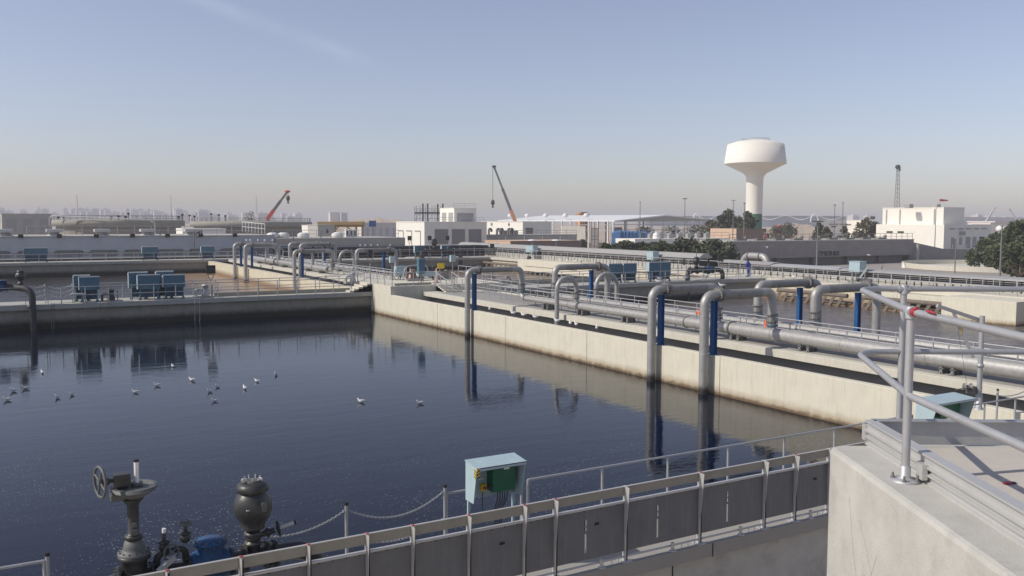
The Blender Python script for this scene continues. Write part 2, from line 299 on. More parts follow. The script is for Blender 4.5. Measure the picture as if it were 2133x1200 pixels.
        if parent is not None: o.parent = parent; o['_base'] = list(off)
        else: o.location = off; o['_base'] = list(off)
        if bevel:
            md = o.modifiers.new('bevel', 'BEVEL'); md.width = bevel; md.segments = 2; md.limit_method = 'ANGLE'
        return o
def fillet(pts, rad, seg=7):
    pts = [Vector(p) for p in pts]; out = [pts[0]]
    for i in range(1, len(pts)-1):
        a, b, c = pts[i-1], pts[i], pts[i+1]; d1 = (a-b).normalized(); d2 = (c-b).normalized()
        ang = d1.angle(d2); t = min(rad/math.tan(ang/2), (a-b).length*.49, (c-b).length*.49); rr = t*math.tan(ang/2)
        p1 = b+d1*t; p2 = b+d2*t; cen = b+(d1+d2).normalized()*(rr/math.sin(ang/2))
        for k in range(seg+1):
            f_ = k/seg; v1 = p1-cen; v2 = p2-cen; th = v1.angle(v2)
            out.append(cen+(v1*math.sin((1-f_)*th)+v2*math.sin(f_*th))/math.sin(th))
    out.append(pts[-1]); return out
def thing(name, label, cat, loc=(0, 0, 0), group=None, rz=0):
    o = bpy.data.objects.new(name, None); COL.objects.link(o); o.location = loc; o.rotation_euler = (0, 0, rz)
    o['label'] = label; o['category'] = cat; o['_base'] = list(loc); o.empty_display_size = .2
    if group: o['group'] = group
    return o
def tag(o, label, cat, group=None):
    o['label'] = label; o['category'] = cat
    if group: o['group'] = group
    return o
def struct(o, kind='structure', label=None):
    o['kind'] = kind
    if label: o['label'] = label
    return o
def copy_tree(o, parent=None):
    c = o.copy(); COL.objects.link(c)
    if parent is not None: c.parent = parent
    for ch in list(o.children): copy_tree(ch, c)
    return c
# ================================================================ SETTING
def sheet(name, x0, y0, x1, y1, z, m, n=1):
    vs = []; fs = []
    for j in range(n+1):
        for i in range(n+1): vs.append((x0+(x1-x0)*i/n, y0+(y1-y0)*j/n, z))
    for j in range(n):
        for i in range(n): a = j*(n+1)+i; fs.append((a, a+1, a+n+2, a+n+1))
    return struct(MB().add(vs, fs).build(name, m))
GZ = -3.2
sheet('ground', -3500, -1400, 5100, 3800, GZ, 'sand')
sheet('yard_road', 80, 10, 330, 150, GZ+.01, 'asph')
sheet('plant_yard', -80, 145, 160, 300, GZ+.02, 'asph')
sheet('water', -34, 15.2, 30.0, 76.2, -2.05, 'waterA').name = 'water'
sheet('water', -34, 78.2, 30.0, 144.3, -2.05, 'waterB2')
sheet('water', 40.5, 8, 74.1, 71.3, -2.05, 'waterC')
sheet('water', 40.5, 75, 74.1, 133.5, -2.05, 'waterB')
sheet('water', 30.2, 8, 40.3, 143, -1.75, 'waterch')
def wall(name, label, boxes, m, bevel=.02, cat='wall', group=None):
    b = MB()
    for a_, b_ in boxes: b.box(a_, b_)
    return tag(b.build(name, m, bevel=bevel), label, cat, group)
WL = wall('basin_wall', 'long sunlit cream concrete wall along the right side of the dark basin', [((29.9, 8, GZ), (30.3, 71.2, -.2))], 'wall')
WL['_base'] = list(WL.location)
for yj in (20.5, 31.3, 42.2, 51.6, 62): MB().box((29.893, yj, -2.3), (29.899, yj+.02, -.21)).build('joint', 'dark', WL)
wall('basin_wall', 'far sunlit cream wall beside the brown basin behind the left crosswalk', [((29.95, 80.02, GZ), (30.8, 143.7, -.25))], 'wallc')
wall('basin_wall', 'low cream wall on the far side of the pipe walkway, beside the churning basin', [((40.2, 8, GZ), (40.6, 71.18, -.25))], 'wall')
wall('basin_wall', 'distant cream wall right of the far pipe walkway', [((40.2, 80.02, GZ), (40.6, 132.9, -.25))], 'wallc')
wall('raised_platform', 'raised concrete platform with traffic cones where the crosswalks meet', [((29.9, 71.2, GZ), (41.0, 80, .54))], 'wall', cat='platform')
wall('platform_kerb', 'low grey kerb along the front edge of the raised platform', [((30.5, 71.7, .542), (34.0, 71.95, .74))], 'deck', cat='kerb')
# left crosswalk
t = thing('crosswalk', 'shaded concrete crosswalk closing the far end of the dark basin', 'walkway', (0, 73, 0))
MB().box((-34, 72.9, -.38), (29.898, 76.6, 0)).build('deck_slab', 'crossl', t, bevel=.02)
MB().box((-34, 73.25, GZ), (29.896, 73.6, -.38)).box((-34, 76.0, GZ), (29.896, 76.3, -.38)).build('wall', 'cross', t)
MB().box((16.4, 74.1, .003), (28.3, 74.3, .32)).build('upstand', 'cross', t)
def stairs(label, o, u, v, n, run, rise, w, m='ledge'):
    t = thing('stairs', label, 'stairs', o); b = MB()
    for i in range(n): b.frame(o, u, v, (0, 0, 1), (i*run, 0, 0), (n*run, w, rise*(i+1)))
    b.build('steps', m, t); return t
stairs('small concrete steps up from the left crosswalk to the raised platform', (27.8, 73.0, .002), (1, 0, 0), (0, 1, 0), 5, .41, .145, 1.6)
# pipe walkway
t = thing('pipe_walkway', 'concrete walkway carrying the two long silver header pipes, nearer stretch', 'walkway', (35.6, 12, 0))
MB().box((32.9, 8, -.36), (38.3, 71.18, 0)).build('deck_slab', 'ledge', t, bevel=.02)
MB().box((33.65, 8, GZ), (37.6, 71.1, -.36)).build('pier_wall', 'deck', t)
MB().box((33.45, 8, .003), (38.2, 69.29, .009)).build('shaded_deck_sheet', 'deck', t)  # grey deck top, with the shadow under the pipes put into its colour
for i, y in enumerate((28.0, 21.0, 33.6, 42, 47.5)): pass
t = thing('pipe_walkway', 'distant stretch of the pipe walkway beyond the raised platform', 'walkway', (35.6, 110, 0))
MB().box((32.9, 80.02, -.36), (38.3, 143, 0)).build('deck_slab', 'ledge', t, bevel=.02)
MB().box((34.2, 80.02, GZ), (37.0, 142.9, -.36)).build('pier_wall', 'deck', t)
t = stairs('concrete steps with handrails leading down from the raised platform to the pipe walkway', (34.2, 69.3, .003), (0, 1, 0), (1, 0, 0), 5, .38, .107, 1.6)
# right crosswalk
t = thing('crosswalk', 'shaded crosswalk across the churning basin with blue boxes and dark valves on it', 'walkway', (57, 72, 0))
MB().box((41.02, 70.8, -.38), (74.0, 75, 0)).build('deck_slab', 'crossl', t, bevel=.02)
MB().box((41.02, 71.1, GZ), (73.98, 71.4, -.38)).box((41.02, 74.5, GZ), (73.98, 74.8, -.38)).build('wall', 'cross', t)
MB().box((41.1, 74.3, .003), (56, 74.55, .45)).build('upstand', 'cross', t)
# far left deck
t = thing('crosswalk', 'farthest shaded walkway in front of the long louvred building', 'walkway', (0, 144, 0))
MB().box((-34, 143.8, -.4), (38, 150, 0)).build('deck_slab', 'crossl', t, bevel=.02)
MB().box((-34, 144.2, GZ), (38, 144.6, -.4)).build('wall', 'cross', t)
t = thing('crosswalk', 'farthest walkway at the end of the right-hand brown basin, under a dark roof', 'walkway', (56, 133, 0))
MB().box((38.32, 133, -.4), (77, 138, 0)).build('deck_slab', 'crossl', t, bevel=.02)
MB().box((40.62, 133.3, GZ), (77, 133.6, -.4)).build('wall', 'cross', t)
# right long deck
t = thing('long_walkway', 'long cream concrete walkway on the far side of the churning basin', 'walkway', (76, 60, 0))
MB().box((74.02, 10, -.4), (82, 132.98, 0)).build('deck_slab', 'ledge', t, bevel=.02)
MB().box((74.3, 10, GZ), (74.7, 132.98, -.4)).build('wall', 'wallc', t)
MB().box((72.3, 10, GZ), (74.29, 70.7, -1.55)).build('bench', 'wallc', t)
p0 = atX(2115, 690, 70.3); p1 = atX(1962, 612, 70.3)
wall('inlet_chamber', 'cream concrete chamber standing in the far side of the churning basin', [((70.3, p0.y, GZ), (74.0, p1.y, -.1))], 'wall', cat='chamber')
p2 = atX(1762, 600, 73); 
wall('inlet_chamber', 'long flat cream chamber with a shaded slot behind the near handrail', [((72.6, p1.y+.02, -1.25), (74.0, p1.y+9, -.42))], 'wall', cat='chamber')
q0 = atX(1240, 560, 73); q1 = atX(1085, 545, 73)
wall('inlet_chamber', 'small cream chamber with a dark slot at the far brown basin', [((72.4, q0.y, -1.6), (74.0, q1.y, .15))], 'wall', cat='chamber')
# tank wall beneath the near fence
t = thing('basin_wall', 'weathered concrete end wall and ledge under the grey panel fence', 'wall', (8, 12.8, 0))
MB().box((-34, 12.62, -.27), (29.89, 15.3, 0)).build('ledge_slab', 'deck', t, bevel=.015)
MB().box((-34, 12.8, GZ), (29.89, 13.2, -.27)).box((-34, 14.9, GZ), (29.89, 15.25, -.27)).build('wall', 'block', t)
MB().box((11.95, 12.612, -.272), (11.97, 12.619, -.002)).build('joint', 'black', t); MB().box((11.1, 12.79, GZ), (11.125, 12.799, -.27)).build('joint', 'black', t)
# ================================================================ RAILINGS
def railing(label, pts, h=1.1, sp=1.5, r=.024, mids=(.5,), m='rail', group=None, post_r=None, kick=False, cat='railing', name='handrail'):
    pts = [Vector(p) for p in pts]
    t = thing(name, label, cat, pts[0], group); up = Vector((0, 0, 1))
    MB().tube([p+up*h for p in pts], r, 8).build('top_rail', m, t)
    for q in mids: MB().tube([p+up*(h*q) for p in pts], r*.85, 8).build('mid_rail', m, t)
    seen = 0
    for i in range(len(pts)-1):
        a, b = pts[i], pts[i+1]; n = max(1, round((b-a).length/sp))
        for k in range(0 if i == 0 else 1, n+1):
            p = a+(b-a)*(k/n)
            if seen < 98:
                MB().cyl(p, p+up*h, post_r or r*1.1, 8).cyl(p, p+up*.02, r*2.4, 8).build('post', m, t)
            seen += 1
    if kick:
        b = MB()
        for i in range(len(pts)-1): b.bar(pts[i]+up*.08, pts[i+1]+up*.08, .012, .12)
        b.build('kick_plate', m, t)
    return t
railing('front handrail along the shaded left crosswalk in front of the blue boxes', [(4.8, 73.02, 0), (27.8, 73.02, 0), (29.6, 73.02, .74)], 1.25, 1.7, .033)
railing('rear handrail along the left crosswalk behind the blue boxes', [(5.8, 76.2, 0), (27.8, 76.2, 0), (29.6, 76.2, .74)], 1.25, 1.9, .033)
railing('short pale handrail in front of the dark pipework at the left picture edge', [(-2, 72.98, 0), (2.65, 72.98, 0)], 1.3, 2.3)
railing('handrail on the near side of the gangway between the header pipes', [(34.75, 16, 0), (34.75, 62.5, 0)], 1.1, 1.7, .028)
railing('handrail on the far side of the gangway between the header pipes', [(36.15, 17, 0), (36.15, 68, 0)], 1.1, 1.9, .028)
railing('handrail along the outer edge of the walkway beside the low cream wall', [(38.15, 40, 0), (38.15, 69, 0)], 1.1, 2.1, .028)
railing('distant handrail beside the nearer far header pipe', [(34.75, 82, 0), (34.75, 132, 0)], 1.1, 1.8, .034)
railing('distant handrail beside the farther far header pipe', [(36.15, 82, 0), (36.15, 132, 0)], 1.1, 2.0, .034)
railing('handrail round the front corner of the raised platform by the cones', [(30.1, 79.5, .54), (30.1, 71.35, .54), (34.1, 71.35, .54)], 1.15, 1.7, .034)
railing('sloping handrail on the left of the steps below the platform', [(34.25, 71.4, .54), (34.25, 69.3, 0), (34.25, 68.0, 0)], 1.1, 1.2, .034)
railing('sloping handrail on the right of the steps below the platform', [(35.8, 71.4, .54), (35.8, 69.3, 0), (35.8, 68.0, 0)], 1.1, 1.2, .034)
railing('handrail along the right edge of the platform facing the grey basin wall', [(36.1, 71.35, .54), (40.8, 71.35, .54), (40.8, 79.8, .54)], 1.15, 1.6, .034)
railing('front handrail along the shaded right crosswalk', [(41.2, 70.95, 0), (73.6, 70.95, 0)], 1.1, 1.75, .034)
railing('rear handrail along the shaded right crosswalk', [(41.2, 74.8, 0), (73.6, 74.8, 0)], 1.1, 2.2, .034)
railing('long double handrail on the cream walkway across the churning basin, near stretch', [(74.6, 22, 0), (74.6, 70.4, 0)], 1.35, 1.5, .036)
railing('long handrail on the cream walkway beyond the worker, running to the far corner', [(74.6, 75.2, 0), (74.6, 131.5, 0)], 1.5, 1.75, .04)
railing('second handrail just behind the first on the long cream walkway', [(77.2, 26, 0), (77.2, 76, 0)], 1.1, 2.1, .034)
railing('handrail on the farthest left walkway below the louvred building', [(-2, 143.95, 0), (37.5, 143.95, 0)], 1.15, 2.2, .03)
railing('second row of handrail close behind on the farthest left walkway', [(-2, 146.6, 0), (37.5, 146.6, 0)], 1.15, 2.0, .03)
railing('handrail on the farthest right walkway under the dark roof', [(41, 133.1, 0), (74.5, 133.1, 0)], 1.15, 2.4, .03)
# near rail and chains on the ledge (Y = 14.72)
YR = 14.72
near = railing('nearest grey handrail at the basin edge right of the open switch box', [(9.05, YR, 0), (10.85, YR, 0), (12.6, YR, 0), (14.36, YR, 0), (16.15, YR, 0), (17.9, YR, 0), (19.7, YR, 0), (20.9, YR, 0)], 1.13, 3, .025, mids=())
railing('short near handrail between the chain post and the switch box', [(7.27, YR, 0), (8.9, YR, 0)], 1.13, 3, .025, mids=())
railing('end of a near handrail in the bottom left corner', [(-1.2, YR, 0), (.62, YR, 0)], 1.13, 2, .025, mids=())
railing('near grey handrail in front of the right-hand switch box', [(22.6, YR, 0), (25.6, YR, 0), (29.8, YR, 0)], 1.13, 2, .025, mids=())
def chain_post(x, y, label, h=1.22, grp=None):
    t = thing('chain_post', label, 'post', (x, y, 0), grp)
    MB().cyl((x, y, 0), (x, y, h), .03, 12).cyl((x, y, 0), (x, y, .03), .06, 12).build('pole', 'rail', t)
    MB().cyl((x, y, h), (x, y, h+.05), .036, 12).build('cap', 'black', t)
    MB().lathe((x-.05, y, h-.1), [(.018, -.006), (.026, 0), (.018, .006)], 10, (0, 1, 0)).build('chain_ring', 'rail', t)
chain_post(5.32, YR, 'near round post with black cap carrying chains on both sides')
chain_post(7.24, YR, 'near round post with black cap at the left end of the handrail', 1.25)
chain_post(.66, YR, 'near round post with black cap in the bottom left corner', 1.2)
def chain(a, b, sag, label, ll=.055, w=.0065, grp=None):
    a, b = Vector(a), Vector(b); n = int((b-a).length*1.04/(ll*.72)); mb = MB()
    P = [a.lerp(b, k/n)-Vector((0, 0, 4*sag*(k/n)*(1-k/n))) for k in range(n+1)]
    for k in range(n):
        p, q = P[k], P[k+1]; d = (q-p).normalized(); s_ = d.cross(Vector((0, 0, 1))).normalized(); u_ = s_.cross(d)
        if k % 2: s_ = u_
        c = (p+q)/2; ring = []
        for j in range(9):
            th = 2*math.pi*j/8; ring.append(c+d*(ll/2*math.cos(th))+s_*(ll*.3*math.sin(th)))
        mb.tube(ring, w, 4, caps=False)
    return tag(mb.build('chain', 'rail'), label, 'chain', grp)
chain((5.36, YR, 1.12), (7.2, YR, 1.17), .28, 'upper steel chain hanging between the two near capped posts')
chain((5.36, YR, .62), (7.2, YR, .66), .22, 'lower steel chain hanging between the two near capped posts')
chain((3.95, YR, .9), (5.28, YR, 1.12), .12, 'steel chain running from the capped post to the dark bulb valve')
chain((2.1, YR, 1.0), (3.9, YR, .95), .3, 'steel chain sagging behind the near blue valve body')
# ================================================================ NEAR PANEL FENCE
YF = 12.74
FX = [2.02, 3.02, 4.01, 4.93, 5.69, 6.69, 7.75, 8.38, 9.91, 11.7, 13.42, 14.3, 15.32, 16.6, 18.2]
t = thing('panel_fence', 'near fence of grey panels and tan top boards on slim red-tipped posts', 'fence', (8, YF, 0))
FX = [.2, 1.1]+FX
for i, x in enumerate(FX):
    # tapered T-post with a sloping light flank and a black gasket
    b = MB()
    b.frame((x, YF, 0), (1, 0, 0), (0, 1, 0), (0, 0, 1), (-.028, -.055, -.02), (.022, .03, 1.40))
    b.frame((x, YF, 0), (1, 0, 0), (0, 1, 0), (0, 0, 1), (-.1, -.12, .002), (.1, .1, .016))
    p = b.build('post', 'lighttrim', t, bevel=.003)
    MB().prism([(-.056, 1.395), (-.15, 1.395), (-.15, 1.36), (-.075, .55), (-.056, .5)], (x-.024, YF, 0), (0, 1, 0), (0, 0, 1), (1, 0, 0), .008).build('gusset', 'lighttrim', p)
    MB().box((x+.002, YF-.064, .03), (x+.0215, YF-.0555, 1.37)).build('gasket', 'black', p)
    if i > 1 and i % 2 == 1 or x < 8: MB().box((x-.027, YF-.054, 1.4), (x+.02, YF+.0, 1.407)).build('tip', 'red', p)
for i in range(len(FX)-1):
    a, b_ = FX[i]+.036, FX[i+1]-.031
    MB().box((a, YF-.012, 1.225), (b_, YF+.012, 1.385)).build('top_board', 'board', t)
    MB().box((a, YF-.022, 1.385), (b_, YF+.022, 1.395)).build('board_cap', 'lighttrim', t)
    slot = None
    if b_-a > 1.3: slot = a+(b_-a)*.42
    pb = MB()
    if slot:
        s0, s1 = slot-.026, slot+.026
        pb.box((a, YF-.012, .19), (s0, YF+.012, 1.1)).box((s1, YF-.012, .19), (b_, YF+.012, 1.1)).box((s0, YF-.012, .19), (s1, YF+.012, .3)).box((s0, YF-.012, .92), (s1, YF+.012, 1.1)).box((s0, YF-.012, .66), (s1, YF+.012, .7)).box((s0, YF-.012, .78), (s1, YF+.012, .80))
    else: pb.box((a, YF-.012, .19), (b_, YF+.012, 1.1))
    pp = pb.build('panel', 'panel', t)
    MB().box((a, YF-.05, 1.1), (b_, YF+.03, 1.13)).build('panel_cap', 'lighttrim', t)
    sb = MB()
    for k in range(4):
        q = a+(b_-a)*(k+.5)/4; sb.cyl((q, YF-.056, 1.09), (q, YF-.05, 1.09), .012, 8)
    sb.build('screws', 'dark', pp)
    if slot:
        MB().box((s0, YF+.03, .3), (s1, YF+.034, .66)).build('slot_daylight', 'white', pp)  # white strip stands in for daylight seen through the slot
        MB().box((s0, YF+.03, .7), (s1, YF+.034, .92)).build('slot_seal', 'black', pp)
    if i in (7, 9, 13): MB().box((a+.55*(b_-a), YF-.0165, .78), (a+.55*(b_-a)+.1, YF-.0125, .83)).box((a+.55*(b_-a)+.012, YF-.018, .79), (a+.55*(b_-a)+.03, YF-.0166, .82)).build('maker_plate', 'black', pp)
t = thing('conduit', 'pale conduit clipped along the ledge foot of the panel fence', 'conduit', (8, YF-.06, 0))
MB().tube([(.2, YF-.02, .09), (18, YF-.02, .09)], .02, 8).build('tube', 'lighttrim', t)
for x in (9.35, 11.0, 12.75, 14.75):
    b = MB().cyl((x, YF-.06, 0), (x, YF-.06, .16), .035, 10).cyl((x, YF-.06, 0), (x, YF-.06, .02), .08, 10)
    b.build('clamp', 'lighttrim', t)
    for k in range(3): MB().bar((x+.25+k*.16, YF-.03, .0), (x+.25+k*.16, YF-.03, .1), .01).build('strap', 'lighttrim', t)
# ================================================================ HEADER PIPES AND GOOSENECKS
def header(label, x, z, segs, y_supports, elbow=None):
    """segs: [(y0,y1,r)...] along +Y"""
    t = thing('header_pipe', label, 'pipe', (x, segs[0][0], 0))
    for i, (y0, y1, r) in enumerate(segs):
        p = MB().tube([(x, y0, z), (x, y1, z)], r, 28).build('pipe_section', 'pipe', t)
        y = y0+2.6
        while y < y1-.5:
            MB().lathe((x, y, z), [(r*1.002, -.035), (r*1.05, -.03), (r*1.05, .03), (r*1.002, .035)], 28, (0, 1, 0)).build('joint_band', 'pipe', p); y += 4.3
        if i: MB().lathe((x, y0, z), [(r, -.09), (r*1.36, -.085), (r*1.36, .0), (segs[i-1][2]*1.0, .0)], 28, (0, 1, 0)).build('flange', 'steel', t)
    for y in y_supports:
        r = next((s[2] for s in segs if s[0] <= y <= s[1]), .3)
        s = thing('x', 'x', 'x', (x, y, 0)); del s['label']; del s['category']; s.name = 'pipe_support'; s.parent = t; s.location = Vector((x, y, 0))-Vector(t['_base'])
        for dy in (-.25, .25):
            b = MB()
            b.box((x-.42, y+dy-.1, 0), (x+.42, y+dy+.1, .02))
            b.prism([(-.36, .02), (.36, .02), (.2, z-r*.8), (-.2, z-r*.8)], (x, y+dy-.012, 0), (1, 0, 0), (0, 0, 1), (0, 1, 0), .024)
            for dx in (-.3, -.02, .28):
                b.prism([(-.09, .02), (.09, .02), (.02, z-r*.7), (-.02, z-r*.7)], (x+dx, y+dy, 0), (0, 1, 0), (0, 0, 1), (1, 0, 0), .02)
            b.box((x-.3, y+dy-.11, z-r-.02), (x+.3, y+dy+.11, z-r+.015))
            b.build('stand', 'steel', s)
    return t
ZH = .56
h1 = header('nearest long silver header pipe, thick at the right and stepping down to the left', 33.9, ZH, [(12, 34.7, .335), (34.7, 38.2, .30), (38.2, 49.9, .25), (49.9, 55.6, .19)], [17.5, 22.2, 29.6, 34.2, 43.5, 48.3, 52.5])
h2 = header('second silver header pipe lying just beyond the gangway handrails', 37.1, .5, [(12, 33, .30), (33, 56.0, .24)], [20, 30, 40, 50])
h3 = header('distant silver header pipe left of centre beyond the steps', 33.9, ZH, [(99, 120, .30), (120, 134, .36)], [101, 106, 111, 116, 122, 128])
h4 = header('distant second header pipe behind the white handrails', 37.1, .5, [(99, 134, .28)], [104, 112, 120, 128])
def bolts(c, ax, R0, n=14, r=.014, l=.16):
    b = MB(); ax = Vector(ax); ref = Vector((0, 0, 1)) if abs(ax.z) < .9 else Vector((1, 0, 0)); u = ax.cross(ref).normalized(); v = ax.cross(u); c = Vector(c)
    for k in range(n):
        a = 2*math.pi*k/n; p = c+(u*math.cos(a)+v*math.sin(a))*R0; b.cyl(p-ax*l/2, p+ax*l/2, r, 6)
    return b
def gooseneck(label, y, r, xw, xh, zt, zh, zbot, coupling=True, support=True, elbow_dy=0, wallx=30.1, group=None, sup_z=-.2, rr=.88):
    """from the water at xw, up, over along X, and down to the header at xh"""
    t = thing('gooseneck_pipe', label, 'pipe', (xw, y, -2.05), group); s = 1 if xh > xw else -1
    # outer leg with bend
    xf = xw+s*(rr+.02)
    MB().tube(fillet([(xw, y, zbot), (xw, y, zt), (xf+s*.1, y, zt)], rr, 10), r, 24).build('outer_leg', 'pipe', t)
    MB().lathe((xw, y, zt-rr-.12), [(r, -.02), (r*1.03, -.015), (r*1.03, .015), (r, .02)], 24).build('weld_ring', 'pipe', t)
    MB().lathe((xw, y, -.15), [(r, -.02), (r*1.03, -.015), (r*1.03, .015), (r, .02)], 24).build('weld_ring', 'pipe', t)
    f = MB().lathe((xf, y, zt), [(r, -.11), (r*1.55, -.11), (r*1.55, -.035), (r*1.12, -.03), (r*1.12, .03), (r*1.55, .035), (r*1.55, .11), (r, .11)], 24, (1, 0, 0), smooth=False).build('flange', 'steel', t)
    bolts((xf, y, zt), (1, 0, 0), r*1.4, 14, .018, .3).build('bolts', 'lighttrim', f)
    # cross pipe and inner leg
    pts = [(xf, y, zt), (xh, y, zt)]
    zc = 1.3
    MB().tube([(xf+s*.1, y, zt), (xh-s*rr, y, zt)], r, 24).build('cross_pipe', 'pipe2', t)
    inner = fillet([(xh-s*(rr+.02), y, zt), (xh, y, zt), (xh, y, zh if not elbow_dy else zh)] + ([(xh, y+elbow_dy, zh)] if elbow_dy else []), rr if not elbow_dy else rr*.9, 10)
    MB().tube(inner, r, 24).build('inner_leg', 'pipe', t)
    if coupling:
        c = MB().lathe((xh, y, zc+.22), [(r, -.035), (r*1.35, -.03), (r*1.35, .03), (r, .035)], 20).lathe((xh, y, zc-.12), [(r, -.06), (r*1.15, -.05), (r*1.15, .05), (r, .06)], 20).build('coupling', 'steel', t)
        bolts((xh, y, zc), (0, 0, 1), r*1.25, 12, .012, .62).build('tie_rods', 'steel', c)
        MB().lathe((xh, y, zc-.3), [(r, -.04), (r*1.38, -.035), (r*1.38, .035), (r, .04)], 20).build('blue_flange', 'boxblue2', c)
    if support:
        b = MB(); zb = sup_z; top = zt-r*1.35
        b.box((wallx-.14, y-.11, zb), (wallx-.11, y+.11, top)).box((wallx+.11, y-.11, zb), (wallx+.14, y+.11, top)).box((wallx-.11, y-.012, zb), (wallx+.11, y+.012, top))
        b.box((wallx-.2, y-.16, zb), (wallx+.2, y+.16, zb+.03)).box((wallx-.2, y-.14, top), (wallx+.2, y+.14, top+.03))
        b.build('blue_support', 'blue', t)
    return t
gooseneck('nearest-left silver gooseneck pipe with a blue support, standing alone in the dark basin', 56.4, .2, 29.55, 34.05, 2.66, ZH, -2.6, elbow_dy=-.8, wallx=30.1)
gooseneck('left one of the two big silver goosenecks rising from the dark basin', 35.9, .225, 29.5, 34.0, 2.68, ZH, -2.6)
gooseneck('right one of the two big silver goosenecks rising from the dark basin', 32.0, .225, 29.5, 34.0, 2.68, ZH, -2.6)
def gooseC(label, y, r=.22, group=None):   # mirrored: legs in the far basin
    return gooseneck(label, y, r, 42.0, 37.1, 2.68, .5, -2.6, wallx=40.45, group=group)
gooseC('silver gooseneck pipe over the low cream wall, left of the blue boxes', 56.6, .23)
gooseC('gooseneck dipping into the churning basin with a dark blue support', 36.0, .23)
gooseC('gooseneck dipping into the churning basin with a bright blue support, behind the near handrail corner', 32.0, .23)
gooseneck('distant leftmost gooseneck standing in the brown basin', 125.0, .24, 29.6, 34.0, 2.85, ZH, -2.6, wallx=30.45, coupling=False)
gooseneck('distant gooseneck second from the left in the brown basin', 119.2, .24, 29.6, 34.0, 2.85, ZH, -2.6, wallx=30.45, coupling=False)
gooseneck('distant gooseneck in the brown basin just behind the left crosswalk handrail', 97.7, .21, 29.6, 34.0, 2.75, ZH, -2.6, elbow_dy=.9, wallx=30.5)
gooseneck('distant gooseneck crossing behind, left of two over the far walkway', 124.5, .24, 42, 37.1, 2.85, .5, -2.6, wallx=40.45, coupling=False)
gooseneck('distant gooseneck crossing behind, right of two over the far walkway', 119.5, .24, 42, 37.1, 2.85, .5, -2.6, wallx=40.45, coupling=False)
gooseneck('distant silver gooseneck with dark blue support in front of the dark roofed walkway', 98.3, .22, 42, 37.1, 2.75, .5, -2.6, wallx=40.45)
def upipe(label, x0, x1, y, r, z0, z1, zt, cpl=None):
    t = thing('return_bend_pipe', label, 'pipe', (x0, y, 0)); 
    MB().tube(fillet([(x0, y, z0), (x0, y, zt), (x1, y, zt), (x1, y, z1)], abs(x1-x0)/2*.98, 12), r, 22).build('bend', 'pipe', t)
    if cpl is not None:
        c = MB().lathe((cpl, y, 1.45), [(r, -.03), (r*1.4, -.03), (r*1.4, .03), (r, .03)], 18).lathe((cpl, y, 1.1), [(r, -.03), (r*1.4, -.03), (r*1.4, .03), (r, .03)], 18).build('coupling', 'steel', t)
        bolts((cpl, y, 1.25), (0, 0, 1), r*1.25, 10, .012, .55).build('tie_rods', 'steel', c)
upipe('narrow upside-down U pipe dropping into the channel near the gulls on the wall', 32.35, 33.9, 49.1, .15, -1.8, ZH, 2.45, 33.9)
upipe('upside-down U pipe on the second header pipe beside the wide gooseneck', 37.1, 38.9, 51.3, .16, .5, -1.8, 2.45, 37.1)
upipe('distant upside-down U pipe with a small round head right of the far goosenecks', 37.1, 38.9, 104, .17, .5, -1.8, 2.45, 37.1)
upipe('distant lone U pipe in the gap right of the far header end', 32.3, 33.9, 104.5, .16, -1.8, ZH, 2.5, None)
# orange cloth tied on the gangway rail
def cloth(label, c, w, h, m, name='safety_cloth', cat='cloth'):
    c = Vector(c); b = MB(); n = 8; vs = []; fs = []
    for side in (0, 1):
        for j in range(n+1):
            for i in range(n+1):
                u = i/n-.5; v = j/n
                d = .06*math.sin(i*1.7+j*.6)+.03*math.sin(j*2.1)
                vs.append((c.x+d+side*.03+.1*(1-v), c.y+w*u*(1+.15*math.sin(j)), c.z-h*v*(1+.15*math.cos(i*1.3))))
    for s_ in (0, 1):
        o = s_*(n+1)**2
        for j in range(n):
            for i in range(n): a = o+j*(n+1)+i; fs.append((a, a+1, a+n+2, a+n+1))
    for i in range(n):
        for (a, b2) in ((i, i+1), (n*(n+1)+i, n*(n+1)+i+1), (i*(n+1), (i+1)*(n+1)), (i*(n+1)+n, (i+1)*(n+1)+n)): fs.append((a, b2, b2+(n+1)**2, a+(n+1)**2))
    return tag(b.add(vs, fs, True).build(name, m), label, cat)
p = atX(1600, 668, 34.7)
cloth('bright orange cloth bundled on the gangway handrail beside the right big gooseneck', (34.66, p.y, 1.12), .62, .62, 'orange')
p = atX(1453, 662, 36.1)
cloth('small orange rag on the handrail left of the right big gooseneck', (36.1, p.y, 1.0), .3, .26, 'orange', 'rag', 'rag')
# scum baffle pipes in front of the far wall of the churning basin
def baffle(label, a, b, z, r=.21, n=8, wl=1.25, lean=.75):
    a = Vector(a); b = Vector(b); t = thing('baffle_pipe', label, 'baffle', a); d = (b-a).normalized()
    MB().tube([a, b], r, 16).build('pipe', 'scum', t)
    MB().bar(a+Vector((.55, 0, -.75)), b+Vector((.55, 0, -.75)), .14, .2).build('lower_beam', 'scum', t)
    for k in range(n):
        p_ = a.lerp(b, (k+.5)/n)
        MB().bar(p_+Vector((-.1, 0, -.1)), p_+Vector((-.1, 0, -wl))+d*lean*-1, .07, .32).build('bracket', 'scum', t)
    return t
def seg(x, pa, pb, z): return (Vector((x, atX(*pa, x).y, z)), Vector((x, atX(*pb, x).y, z)))
for lab, pa, pb, n in (('long stained baffle pipe on leaning brackets, left of the bright blue support', (1620, 612), (1765, 620), 9),
                       ('stained baffle pipe with black end behind the near handrail posts', (1790, 618), (2040, 640), 12),
                       ('short end of a stained baffle pipe by the cream chamber', (2052, 645), (2110, 650), 3)):
    a, b = seg(71.7, pa, pb, -.95); baffle(lab, a, b, -.95, n=n)
